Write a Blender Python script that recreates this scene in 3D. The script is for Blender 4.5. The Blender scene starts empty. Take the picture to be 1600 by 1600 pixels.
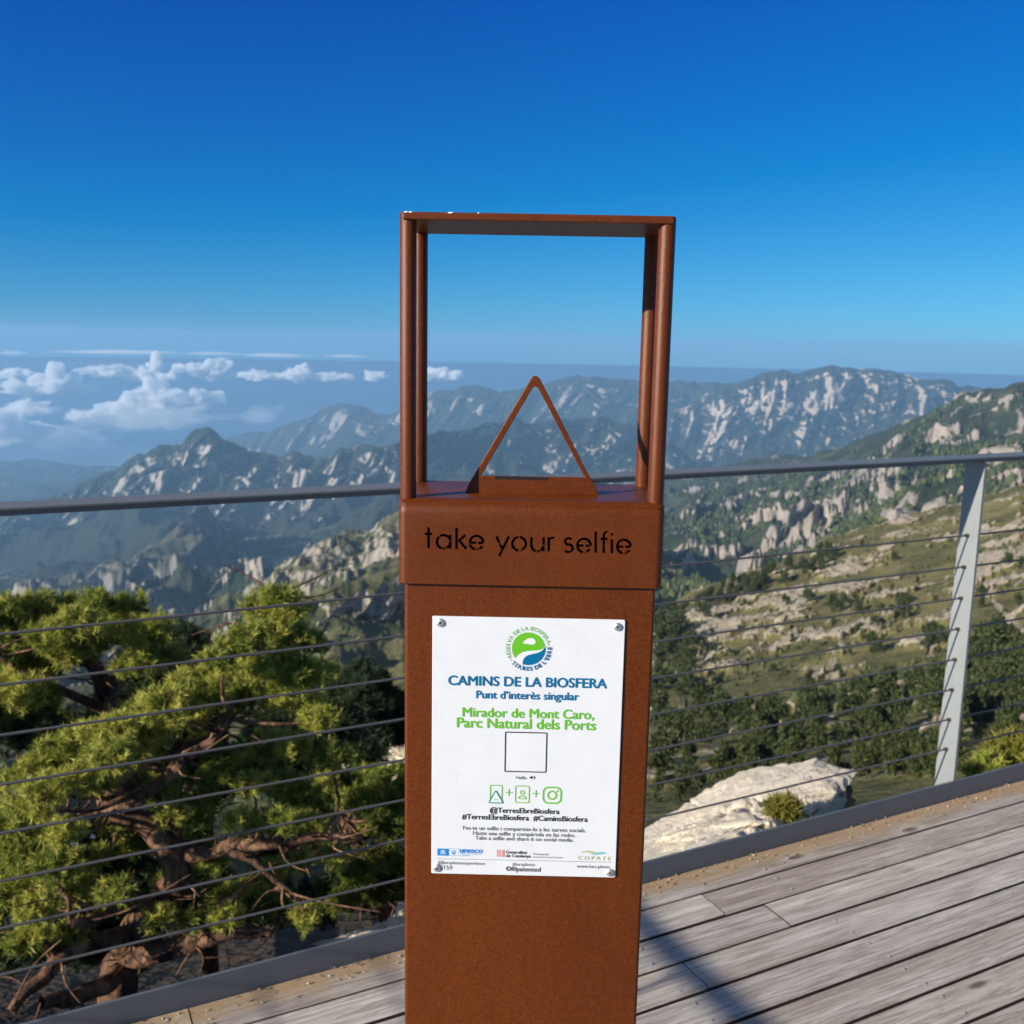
import bpy, bmesh, math, random
import numpy as np
from mathutils import Vector, Matrix

rng = np.random.default_rng(7)
random.seed(7)
sc = bpy.context.scene
COL = sc.collection

# ------------------------------------------------------------------ camera
F_PX = 1530.0                       # focal length in pixels of the 1600 px photograph
PITCH, ROLL = math.radians(9.787), math.radians(1.057)
CAM_H = 1.5
_F = np.array([0, math.cos(PITCH), -math.sin(PITCH)])
_U0 = np.array([0, math.sin(PITCH), math.cos(PITCH)])
_X0 = np.array([1.0, 0, 0])
_X = math.cos(ROLL) * _X0 + math.sin(ROLL) * _U0
_U = -math.sin(ROLL) * _X0 + math.cos(ROLL) * _U0

cam = bpy.data.cameras.new('camera')
cam.sensor_width = 36.0
cam.lens = 36.0 * F_PX / 1600.0
cam.clip_start, cam.clip_end = 0.05, 400000.0
cam.dof.use_dof = True
cam.dof.focus_distance = 1.03
cam.dof.aperture_fstop = 12.5
camo = bpy.data.objects.new('camera', cam)
COL.objects.link(camo)
camo.matrix_world = Matrix(((_X[0], _U[0], -_F[0], 0), (_X[1], _U[1], -_F[1], 0), (_X[2], _U[2], -_F[2], CAM_H), (0, 0, 0, 1)))
sc.camera = camo

# ------------------------------------------------------------------ sky, sun, exposure
SUN_EL = math.radians(20.5)
SUN_TRAVEL = math.radians(32.3)     # heading of the light in plan, from +X towards +Y
Lh = np.array([math.cos(SUN_TRAVEL), math.sin(SUN_TRAVEL)])
LDIR = Vector((Lh[0] * math.cos(SUN_EL), Lh[1] * math.cos(SUN_EL), -math.sin(SUN_EL)))
world = bpy.data.worlds.new('World')
sc.world = world
world.use_nodes = True
wn = world.node_tree
wn.nodes.clear()
w_out = wn.nodes.new('ShaderNodeOutputWorld')
w_bg = wn.nodes.new('ShaderNodeBackground')
w_sky = wn.nodes.new('ShaderNodeTexSky')
w_sky.sky_type = 'NISHITA'
w_sky.sun_disc = False
w_sky.sun_elevation = SUN_EL
w_sky.sun_rotation = math.atan2(-Lh[0], -Lh[1])
w_sky.altitude = 1400
w_sky.air_density = 1.0
w_sky.dust_density = 0.25
w_sky.ozone_density = 3.0
w_bg.inputs['Strength'].default_value = 0.08
# deepen the clear mountain sky: every colour channel gets its own slope
def _wm(op, a, b):
    n = wn.nodes.new('ShaderNodeMath'); n.operation = op
    for i, v in enumerate((a, b)):
        if isinstance(v, (int, float)): n.inputs[i].default_value = v
        else: wn.links.new(v, n.inputs[i])
    return n.outputs[0]
w_sep = wn.nodes.new('ShaderNodeSeparateColor'); w_cmb = wn.nodes.new('ShaderNodeCombineColor')
wn.links.new(w_sky.outputs[0], w_sep.inputs[0])
_r, _g, _b = w_sep.outputs[0], w_sep.outputs[1], w_sep.outputs[2]
wn.links.new(_wm('MAXIMUM', _wm('MULTIPLY', _r, 0.008), _wm('MULTIPLY', _wm('SUBTRACT', _r, 2.30), 0.225)), w_cmb.inputs[0])
wn.links.new(_wm('MAXIMUM', _wm('MULTIPLY', _g, 0.10), _wm('SUBTRACT', _wm('MULTIPLY', _g, 0.515), 0.38)), w_cmb.inputs[1])
_bb = _wm('ADD', _wm('MULTIPLY', _b, 0.90), _wm('MULTIPLY', _wm('MAXIMUM', _wm('SUBTRACT', _r, 2.6), 0.0), 0.34))
wn.links.new(_wm('MULTIPLY', _wm('POWER', _wm('MULTIPLY', _bb, 1 / 3.27), 0.68), 3.35), w_cmb.inputs[2])
w_tc = wn.nodes.new('ShaderNodeTexCoord'); w_sx = wn.nodes.new('ShaderNodeSeparateXYZ')
wn.links.new(w_tc.outputs['Generated'], w_sx.inputs[0])
w_mr = wn.nodes.new('ShaderNodeMapRange'); w_mr.inputs[1].default_value = 0.36; w_mr.inputs[2].default_value = 0.62
w_mr.inputs[3].default_value = 0.0; w_mr.inputs[4].default_value = 1.0
wn.links.new(w_sx.outputs[2], w_mr.inputs[0])
w_hs = wn.nodes.new('ShaderNodeHueSaturation'); w_hs.inputs['Saturation'].default_value = 0.62  # upper sky beyond the view is paled to take blue out of shadows
wn.links.new(w_sky.outputs[0], w_hs.inputs['Color'])
w_mx = wn.nodes.new('ShaderNodeMix'); w_mx.data_type = 'RGBA'
wn.links.new(w_mr.outputs[0], w_mx.inputs[0]); wn.links.new(w_cmb.outputs[0], w_mx.inputs[6]); wn.links.new(w_hs.outputs[0], w_mx.inputs[7])
wn.links.new(w_mx.outputs[2], w_bg.inputs['Color'])
wn.links.new(w_bg.outputs[0], w_out.inputs[0])

sun = bpy.data.lights.new('sun', 'SUN')
sun.energy = 4.6
sun.angle = math.radians(0.53)
sun.color = (1.0, 0.91, 0.78)
suno = bpy.data.objects.new('sun', sun)
COL.objects.link(suno)
suno.rotation_euler = LDIR.to_track_quat('-Z', 'Y').to_euler()

sc.view_settings.view_transform = 'Standard'
sc.view_settings.look = 'None'
sc.view_settings.exposure = 0.75
sc.view_settings.gamma = 1.0
sc.render.engine = 'CYCLES'
sc.cycles.use_denoising = True
sc.cycles.diffuse_bounces = 3
sc.cycles.glossy_bounces = 3
sc.cycles.volume_bounces = 8
sc.cycles.max_bounces = 10
sc.cycles.transparent_max_bounces = 6
sc.cycles.sample_clamp_indirect = 6.0

# ------------------------------------------------------------------ helpers
def ray(x, y):
    x = np.asarray(x, float); y = np.asarray(y, float)
    return (_F + ((x - 800) / F_PX)[..., None] * _X + ((800 - y) / F_PX)[..., None] * _U)

def at(x, y, dist):
    """point seen towards (x, y) of the photograph, dist metres away in plan"""
    d = ray(x, y)
    h = np.hypot(d[..., 0], d[..., 1])
    p = d * (np.asarray(dist, float) / h)[..., None]
    p[..., 2] += CAM_H
    return p

def _hash(*a):
    h = np.zeros_like(a[0], dtype=np.uint64)
    ks = (374761393, 668265263, 2147483647, 982451653)
    for v, k in zip(a, ks):
        h = h + (v.astype(np.int64).astype(np.uint64) * np.uint64(k))
    h &= np.uint64(0xffffffff)
    h = ((h ^ (h >> np.uint64(13))) * np.uint64(1274126177)) & np.uint64(0xffffffff)
    h = ((h ^ (h >> np.uint64(16))) * np.uint64(2246822519)) & np.uint64(0xffffffff)
    h = h ^ (h >> np.uint64(15))
    return h.astype(np.float64) / 4294967295.0 * 2 - 1

def noise3(x, y, z, seed=0):
    x = np.asarray(x, float); y = np.asarray(y, float) + 0 * x; z = np.asarray(z, float) + 0 * x
    xi, yi, zi = np.floor(x), np.floor(y), np.floor(z)
    fx, fy, fz = x - xi, y - yi, z - zi
    fx, fy, fz = [f * f * f * (f * (f * 6 - 15) + 10) for f in (fx, fy, fz)]
    s = np.full_like(x, seed)
    r = 0
    for dx in (0, 1):
        for dy in (0, 1):
            for dz in (0, 1):
                w = (fx if dx else 1 - fx) * (fy if dy else 1 - fy) * (fz if dz else 1 - fz)
                r = r + w * _hash(xi + dx, yi + dy, zi + dz, s)
    return r

def fbm(x, y, z=0.0, oct=5, seed=0, gain=0.5):
    r, a, f = 0, 1.0, 1.0
    for i in range(oct):
        r = r + a * noise3(np.asarray(x) * f + 17.3 * i, np.asarray(y) * f + 9.1 * i, np.asarray(z) * f + 3.7 * i, seed + i)
        a *= gain; f *= 2.03
    return r

def ridged(x, y, z=0.0, oct=5, seed=0, gain=0.5):
    r, a, f, w = 0, 1.0, 1.0, 1.0
    for i in range(oct):
        n = 1 - np.abs(noise3(np.asarray(x) * f + 31.3 * i, np.asarray(y) * f + 7.9 * i, np.asarray(z) * f + 5.1 * i, seed + i)) * 1.6
        n = np.clip(n, -0.6, 1)
        r = r + a * n * w
        w = np.clip(n * 1.5, 0.15, 1)
        a *= gain; f *= 2.07
    return r

def mesh_np(name, V, faces, mats=(), parent=None, smooth=False, mat_idx=None, link=True):
    """faces: list of (n,k) int arrays"""
    me = bpy.data.meshes.new(name)
    V = np.asarray(V, np.float32)
    faces = [np.asarray(f, np.int32) for f in faces if len(f)]
    nl = sum(f.size for f in faces); nf = sum(len(f) for f in faces)
    me.vertices.add(len(V)); me.vertices.foreach_set('co', V.ravel())
    me.loops.add(nl); me.polygons.add(nf)
    me.loops.foreach_set('vertex_index', np.concatenate([f.ravel() for f in faces]))
    tot = np.concatenate([np.full(len(f), f.shape[1], np.int32) for f in faces])
    st = np.concatenate([[0], np.cumsum(tot)[:-1]]).astype(np.int32)
    me.polygons.foreach_set('loop_start', st)
    me.polygons.foreach_set('loop_total', tot)
    me.polygons.foreach_set('use_smooth', np.full(nf, smooth, bool))
    if mat_idx is not None:
        me.polygons.foreach_set('material_index', np.asarray(mat_idx, np.int32))
    for m in mats:
        me.materials.append(m)
    me.update(calc_edges=True)
    o = bpy.data.objects.new(name, me)
    if parent: o.parent = parent
    if link: COL.objects.link(o)
    return o

def from_bm(name, bm, mats=(), parent=None, smooth=False):
    me = bpy.data.meshes.new(name)
    bm.normal_update(); bm.to_mesh(me); bm.free()
    for m in mats: me.materials.append(m)
    if smooth:
        me.polygons.foreach_set('use_smooth', np.full(len(me.polygons), True, bool))
    o = bpy.data.objects.new(name, me)
    if parent: o.parent = parent
    COL.objects.link(o)
    return o

def smooth_by_angle(o, deg=35):
    me = o.data
    me.polygons.foreach_set('use_smooth', np.full(len(me.polygons), True, bool))
    bm = bmesh.new(); bm.from_mesh(me)
    for e in bm.edges:
        e.smooth = (len(e.link_faces) == 2 and e.calc_face_angle(0) < math.radians(deg))
    bm.to_mesh(me); bm.free()

def empty(name, loc=(0, 0, 0), rz=0.0):
    o = bpy.data.objects.new(name, None)
    o.location = loc; o.rotation_euler = (0, 0, rz); o.empty_display_size = 0.2
    COL.objects.link(o)
    return o

def tag(o, label=None, cat=None, group=None, kind=None):
    if label: o['label'] = label
    if cat: o['category'] = cat
    if group: o['group'] = group
    if kind: o['kind'] = kind
    return o

def grid_faces(nr, nc):
    i = np.arange(nr - 1)[:, None] * nc + np.arange(nc - 1)[None, :]
    i = i.ravel()
    return np.stack([i, i + 1, i + nc + 1, i + nc], 1)

# ------------------------------------------------------------------ materials
class NT:
    def __init__(self, name):
        self.m = bpy.data.materials.new(name); self.m.use_nodes = True
        self.t = self.m.node_tree; self.t.nodes.clear()
        self.out = self.t.nodes.new('ShaderNodeOutputMaterial')
    def n(self, typ, **kw):
        nd = self.t.nodes.new(typ)
        for k, v in kw.items():
            if k in nd.inputs: nd.inputs[k].default_value = v
            else: setattr(nd, k, v)
        return nd
    def l(self, a, b): self.t.links.new(a, b)
    def coord(self, scale=(1, 1, 1), kind='Object'):
        tc = self.n('ShaderNodeTexCoord'); mp = self.n('ShaderNodeMapping')
        mp.inputs['Scale'].default_value = scale
        self.l(tc.outputs[kind], mp.inputs['Vector']); return mp.outputs[0]
    def noise(self, vec, scale, detail=5, rough=0.55, dist=0.0):
        nd = self.n('ShaderNodeTexNoise')
        nd.inputs['Scale'].default_value = scale; nd.inputs['Detail'].default_value = detail
        nd.inputs['Roughness'].default_value = rough; nd.inputs['Distortion'].default_value = dist
        self.l(vec, nd.inputs['Vector']); return nd.outputs['Fac']
    def ramp(self, fac, stops, interp='LINEAR'):
        r = self.n('ShaderNodeValToRGB'); cr = r.color_ramp; cr.interpolation = interp
        while len(cr.elements) < len(stops): cr.elements.new(0.5)
        for e, (p, c) in zip(cr.elements, stops):
            e.position = p
            e.color = (c, c, c, 1) if isinstance(c, (int, float)) else (*c, 1)
        self.l(fac, r.inputs[0]); return r.outputs[0]
    def mix(self, fac, a, b, blend='MIX'):
        m = self.n('ShaderNodeMix', data_type='RGBA', blend_type=blend)
        for s, v in ((m.inputs[0], fac), (m.inputs[6], a), (m.inputs[7], b)):
            if isinstance(v, (int, float)): s.default_value = v
            elif isinstance(v, tuple): s.default_value = (*v, 1)
            else: self.l(v, s)
        return m.outputs[2]
    def math(self, op, a, b=0.0, clamp=False):
        m = self.n('ShaderNodeMath', operation=op, use_clamp=clamp)
        for s, v in ((m.inputs[0], a), (m.inputs[1], b)):
            if isinstance(v, (int, float)): s.default_value = v
            else: self.l(v, s)
        return m.outputs[0]
    def bump(self, h, strength, dist):
        b = self.n('ShaderNodeBump'); b.inputs['Strength'].default_value = strength
        b.inputs['Distance'].default_value = dist
        self.l(h, b.inputs['Height']); return b.outputs[0]
    def bsdf(self, color=None, rough=0.6, metal=0.0, normal=None, spec=0.5):
        b = self.n('ShaderNodeBsdfPrincipled')
        for k, v in (('Base Color', color), ('Roughness', rough), ('Metallic', metal), ('Normal', normal)):
            if v is None: continue
            if isinstance(v, (int, float)): b.inputs[k].default_value = v
            elif isinstance(v, tuple): b.inputs[k].default_value = (*v, 1)
            else: self.l(v, b.inputs[k])
        b.inputs['Specular IOR Level'].default_value = spec
        self.l(b.outputs[0], self.out.inputs[0]); return b

def flat_mat(name, col, rough=0.5, metal=0.0, spec=0.5):
    t = NT(name); t.bsdf(col, rough, metal, None, spec); return t.m

def m_corten():
    t = NT('brown_powder_coat')
    v = t.coord()
    fine = t.noise(v, 650, 3, 0.75)
    mid = t.noise(v, 160, 4, 0.6)
    big = t.noise(t.coord((1, 1, 0.25)), 14, 5, 0.65, 0.8)
    c = t.mix(t.ramp(fine, [(0.36, 0.0), (0.68, 1.0)]), (0.058, 0.0122, 0.0006), (0.158, 0.0350, 0.0020))
    c = t.mix(t.math('MULTIPLY', t.ramp(mid, [(0.4, 0), (0.75, 1)]), 0.35), c, (0.185, 0.044, 0.004))
    c = t.mix(t.math('MULTIPLY', t.ramp(big, [(0.42, 0), (0.62, 1)]), 0.30), c, (0.075, 0.012, 0.0008))
    fl = t.ramp(t.noise(v, 1500, 1, 0.5), [(0.66, 0.0), (0.72, 1.0)])
    nb = t.bump(fine, 0.35, 0.0012)
    b = t.bsdf(c, 0.37, 0.0, nb, 0.30)
    t.l(t.math('MULTIPLY', fl, 0.45), b.inputs['Metallic'])
    return t.m

def m_plate():
    t = NT('white_printed_plate')
    v = t.coord()
    n = t.noise(v, 40, 4, 0.6)
    sm = t.coord((1, 1, 0.35))
    sc1 = t.noise(sm, 190, 3, 0.5, 1.5)
    dirt = t.math('MULTIPLY', t.ramp(sc1, [(0.70, 0), (0.76, 1)]), 0.35)
    c = t.mix(t.ramp(n, [(0.3, 0), (0.8, 1)]), (0.62, 0.645, 0.675), (0.665, 0.69, 0.715))
    c = t.mix(dirt, c, (0.42, 0.42, 0.45))
    t.bsdf(c, 0.32, 0.0, None, 0.4)
    return t.m

def m_wood():
    t = NT('weathered_deck_wood')
    v = t.coord((0.25, 5.5, 5.5)); vo = t.coord()
    geo = t.n('ShaderNodeNewGeometry')
    rnd = geo.outputs['Random Per Island']
    off = t.n('ShaderNodeVectorMath', operation='ADD')
    cmb = t.n('ShaderNodeCombineXYZ')
    t.l(t.math('MULTIPLY', rnd, 37.0), cmb.inputs[0]); t.l(t.math('MULTIPLY', rnd, 91.0), cmb.inputs[1])
    t.l(v, off.inputs[0]); t.l(cmb.outputs[0], off.inputs[1])
    vv = off.outputs[0]
    g1 = t.noise(vv, 5.5, 6, 0.62, 0.6)
    g2 = t.noise(vv, 22, 6, 0.75, 0.5)
    g3 = t.noise(vv, 1.6, 3, 0.5, 0.4)
    base = t.ramp(rnd, [(0.0, (0.32, 0.27, 0.225)), (0.3, (0.43, 0.38, 0.33)), (0.6, (0.56, 0.51, 0.465)), (0.8, (0.38, 0.325, 0.275)), (1.0, (0.60, 0.56, 0.52))])
    c = t.mix(t.ramp(g1, [(0.32, 0), (0.72, 1)]), base, (0.70, 0.655, 0.60))
    c = t.mix(t.math('MULTIPLY', t.ramp(g2, [(0.43, 1), (0.55, 0)]), 0.55), c, (0.15, 0.115, 0.09))
    c = t.mix(t.math('MULTIPLY', t.ramp(g3, [(0.50, 0), (0.68, 1)]), 0.45), c, (0.29, 0.235, 0.19))
    # knots
    vk = t.coord((3.1, 9.5, 9.5))
    vor = t.n('ShaderNodeTexVoronoi', feature='F1', voronoi_dimensions='2D'); vor.inputs['Scale'].default_value = 0.8
    vor.inputs['Randomness'].default_value = 1.0
    dn = t.n('ShaderNodeVectorMath', operation='ADD'); t.l(vk, dn.inputs[0]); t.l(cmb.outputs[0], dn.inputs[1])
    t.l(dn.outputs[0], vor.inputs['Vector'])
    kd = t.ramp(vor.outputs['Distance'], [(0.0, 1), (0.045, 0.9), (0.085, 0)])
    kr = t.ramp(vor.outputs['Distance'], [(0.07, 0), (0.12, 1), (0.24, 0)])
    pick = t.ramp(vor.outputs['Color'], [(0.50, 0), (0.56, 1)])
    kd = t.math('MULTIPLY', kd, pick); kr = t.math('MULTIPLY', kr, pick)
    c = t.mix(t.math('MULTIPLY', kr, 0.4), c, (0.66, 0.60, 0.54))
    c = t.mix(t.math('MULTIPLY', kd, 0.75), c, (0.075, 0.058, 0.048))
    pat = t.noise(t.coord((0.5, 3.0, 3.0)), 1.7, 4, 0.6)
    c = t.mix(t.math('MULTIPLY', t.ramp(pat, [(0.52, 0), (0.64, 1)]), 0.35), c, (0.60, 0.60, 0.61))
    c = t.mix(1.0, c, t.ramp(t.math('FRACT', t.math('MULTIPLY', rnd, 7.31)), [(0.0, (0.74, 0.71, 0.69)), (0.25, (1.08, 1.05, 1.02)), (0.5, (0.86, 0.85, 0.86)), (0.75, (1.22, 1.21, 1.20)), (1.0, (0.90, 0.86, 0.82))]), 'MULTIPLY')
    # dry earth and needles gathered along the kerb
    sep = t.n('ShaderNodeSeparateXYZ'); t.l(vo, sep.inputs[0])
    near = t.math('SUBTRACT', sep.outputs[1], 2.11 - 0.105)
    near = t.math('MULTIPLY', near, 1 / 0.07, True)
    dn1 = t.noise(vo, 16, 5, 0.65)
    dm = t.math('MULTIPLY', t.ramp(t.math('ADD', dn1, t.math('MULTIPLY', near, 0.28)), [(0.56, 0), (0.70, 1)]), near)
    dc = t.mix(t.noise(vo, 220, 3, 0.7), (0.20, 0.13, 0.07), (0.60, 0.42, 0.24))
    c = t.mix(t.math('MULTIPLY', dm, 0.85), c, dc)
    h = t.math('ADD', g2, t.math('MULTIPLY', g1, 0.5))
    t.bsdf(c, 0.72, 0.0, t.bump(h, 0.8, 0.006), 0.3)
    return t.m

def m_steel(name, col, rough=0.5, metal=0.0):
    t = NT(name); v = t.coord()
    n = t.noise(v, 25, 5, 0.6)
    c = t.mix(t.ramp(n, [(0.35, 0), (0.7, 1)]), tuple(x * 0.95 for x in col), tuple(min(1, x * 1.04) for x in col))
    t.bsdf(c, rough, metal, t.bump(t.noise(v, 180, 3), 0.08, 0.002), 0.45)
    return t.m

def m_terrain(name, size, veg, veg2, rock, rock2, slope=(0.62, 0.80), rock_bias=0.0, grass=None, tree_px=None, streak=0.35, crag=0.7):
    """size: metres of the main colour patches; slope: normal.z below/above which rock/green shows"""
    t = NT(name)
    v = t.coord((1 / size,) * 3)
    vs = t.coord((1 / size, 1 / size, streak / size))
    geo = t.n('ShaderNodeNewGeometry')
    sep = t.n('ShaderNodeSeparateXYZ'); t.l(geo.outputs['Normal'], sep.inputs[0])
    n1 = t.noise(v, 1.0, 6, 0.6)
    n2 = t.noise(vs, 4.5, 6, 0.65, 0.5)
    n3 = t.noise(v, 13.0, 4, 0.65)
    s = t.math('ADD', sep.outputs[2], t.math('MULTIPLY', t.math('SUBTRACT', n1, 0.5), 0.55))
    s = t.math('ADD', s, t.math('MULTIPLY', t.math('SUBTRACT', n2, 0.5), 0.75))
    s = t.math('SUBTRACT', s, rock_bias)
    ra = t.n('ShaderNodeAttribute'); ra.attribute_name = 'crag'
    s = t.math('SUBTRACT', s, t.math('MULTIPLY', t.math('SUBTRACT', ra.outputs['Fac'], 0.5), crag))
    rk = t.ramp(s, [(slope[0], 1), (slope[1], 0)])
    rc = t.mix(t.ramp(n2, [(0.35, 0), (0.68, 1)]), rock2, rock)
    rc = t.mix(t.math('MULTIPLY', t.ramp(n3, [(0.5, 0), (0.62, 1)]), 0.30), rc, tuple(x * 0.5 for x in rock2))
    vg = t.mix(t.ramp(n3, [(0.40, 0), (0.62, 1)]), veg, veg2)
    if grass is not None:
        vg = t.mix(t.math('MULTIPLY', t.ramp(n1, [(0.46, 0), (0.58, 1)]), 0.8), vg, grass)
    if tree_px:
        vor = t.n('ShaderNodeTexVoronoi', feature='F1'); vor.inputs['Scale'].default_value = 1.0
        t.l(t.coord((1 / tree_px,) * 3), vor.inputs['Vector'])
        tr = t.ramp(vor.outputs['Distance'], [(0.30, 1), (0.52, 0)])
        tm = t.math('MULTIPLY', tr, t.ramp(t.noise(v, 2.2, 4), [(0.42, 0), (0.56, 1)]))
        vg = t.mix(t.math('MULTIPLY', tm, 0.85), vg, tuple(x * 0.62 for x in veg))
    so = t.n('ShaderNodeAttribute'); so.attribute_name = 'soil'
    vg = t.mix(so.outputs['Fac'], vg, t.mix(n3, (0.030, 0.022, 0.016), (0.085, 0.065, 0.045)))
    c = t.mix(rk, vg, rc)
    t.bsdf(c, 0.9, 0.0, t.bump(t.math('ADD', n2, t.math('MULTIPLY', n3, 0.6)), 0.7, size * 0.10), 0.15)
    return t.m

def m_rock():
    t = NT('pale_limestone'); v = t.coord()
    n = t.noise(v, 3.0, 7, 0.65); n2 = t.noise(v, 14, 6, 0.7); n3 = t.noise(v, 60, 4, 0.7)
    c = t.mix(t.ramp(n, [(0.35, 0), (0.65, 1)]), (0.60, 0.52, 0.40), (0.78, 0.71, 0.58))
    c = t.mix(t.math('MULTIPLY', t.ramp(n2, [(0.52, 0), (0.66, 1)]), 0.55), c, (0.44, 0.37, 0.28))
    c = t.mix(t.math('MULTIPLY', t.ramp(n3, [(0.60, 0), (0.68, 1)]), 0.5), c, (0.16, 0.15, 0.12))
    t.bsdf(c, 0.9, 0, t.bump(t.math('ADD', n2, t.math('MULTIPLY', n3, 0.4)), 0.7, 0.04), 0.2)
    return t.m

def m_bark():
    t = NT('pine_bark'); v = t.coord((1, 1, 0.5))
    n = t.noise(v, 22, 6, 0.65, 0.8); n2 = t.noise(v, 7, 3)
    c = t.mix(t.ramp(n, [(0.38, 0), (0.66, 1)]), (0.035, 0.022, 0.017), (0.22, 0.115, 0.068))
    c = t.mix(t.math('MULTIPLY', t.ramp(n2, [(0.52, 0), (0.66, 1)]), 0.75), c, (0.40, 0.225, 0.13))
    t.bsdf(c, 0.85, 0, t.bump(n, 0.8, 0.02), 0.2)
    return t.m

def m_leaf(name, a, b, c3, trans=0.3):
    t = NT(name)
    geo = t.n('ShaderNodeNewGeometry')
    at_ = t.n('ShaderNodeAttribute'); at_.attribute_name = 'tint'
    c = t.ramp(at_.outputs['Fac'], [(0.0, a), (0.55, b), (1.0, c3)])
    d = t.n('ShaderNodeBsdfPrincipled'); t.l(c, d.inputs['Base Color']); d.inputs['Roughness'].default_value = 0.55
    d.inputs['Specular IOR Level'].default_value = 0.25
    tr = t.n('ShaderNodeBsdfTranslucent'); t.l(c, tr.inputs['Color'])
    mx = t.n('ShaderNodeMixShader'); mx.inputs[0].default_value = trans
    t.l(d.outputs[0], mx.inputs[1]); t.l(tr.outputs[0], mx.inputs[2]); t.l(mx.outputs[0], t.out.inputs[0])
    return t.m

M = {}
M['corten'] = m_corten(); M['plate'] = m_plate(); M['wood'] = m_wood()
M['rail'] = m_steel('grey_painted_rail', (0.135, 0.15, 0.155), 0.5)
M['post'] = m_steel('pale_grey_painted_steel', (0.215, 0.232, 0.235), 0.55)
M['kerb'] = m_steel('slate_grey_kerb_steel', (0.112, 0.124, 0.142), 0.42)
M['cable'] = m_steel('wire_rope', (0.12, 0.115, 0.115), 0.5, 0.3)
M['screw'] = m_steel('stainless_screw', (0.62, 0.62, 0.61), 0.42, 0.85)
M['board_edge'] = flat_mat('stained_shaded_board_edge', (0.05, 0.04, 0.032), 0.9)  # aged dirt plus gap shade painted into board sides and ends
M['deck_screw'] = flat_mat('deck_screw', (0.50, 0.49, 0.47), 0.5, 0.2)
M['black'] = flat_mat('gap_shade_black', (0.004, 0.004, 0.004), 0.9)  # near-black standing in for shade in hollows and below the boards
M['rock'] = m_rock(); M['bark'] = m_bark()
M['pine'] = m_leaf('pine_needles', (0.075, 0.125, 0.022), (0.25, 0.285, 0.046), (0.50, 0.48, 0.10))
M['shaded_pine'] = m_leaf('shade_dark_needles', (0.018, 0.032, 0.014), (0.03, 0.05, 0.02), (0.05, 0.075, 0.028), 0.15)  # shade among the crowns is painted into the needle colour
M['slope_tree'] = m_leaf('slope_pine_needles', (0.030, 0.044, 0.016), (0.062, 0.080, 0.025), (0.12, 0.135, 0.04), 0.15)
M['dark_bark'] = flat_mat('dark_bark', (0.045, 0.035, 0.028), 0.9)
M['shrub'] = m_leaf('yellow_shrub', (0.10, 0.12, 0.02), (0.19, 0.18, 0.03), (0.28, 0.24, 0.05), 0.25)
M['blue'] = flat_mat('print_blue', (0.0, 0.125, 0.27), 0.5, 0, 0.2)
M['green'] = flat_mat('print_green', (0.115, 0.42, 0.02), 0.5, 0, 0.2)
M['lgreen'] = flat_mat('print_icon_green', (0.14, 0.43, 0.04), 0.5, 0, 0.2)
M['teal'] = flat_mat('print_teal', (0.0, 0.22, 0.22), 0.4)
M['ink'] = flat_mat('print_dark', (0.02, 0.022, 0.026), 0.4)
M['grey'] = flat_mat('print_grey', (0.10, 0.105, 0.11), 0.4)
M['unesco'] = flat_mat('print_sky_blue', (0.0, 0.20, 0.58), 0.4)
M['red'] = flat_mat('print_red', (0.72, 0.06, 0.06), 0.4)
M['olive'] = flat_mat('print_olive', (0.40, 0.43, 0.16), 0.4)
M['aqua'] = flat_mat('print_aqua', (0.16, 0.44, 0.50), 0.4)
M['pwhite'] = flat_mat('print_white', (0.65, 0.675, 0.70), 0.4)

# ================================================================== large structure: the mountains
GY = []   # collected layers, for planting trees later

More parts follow.
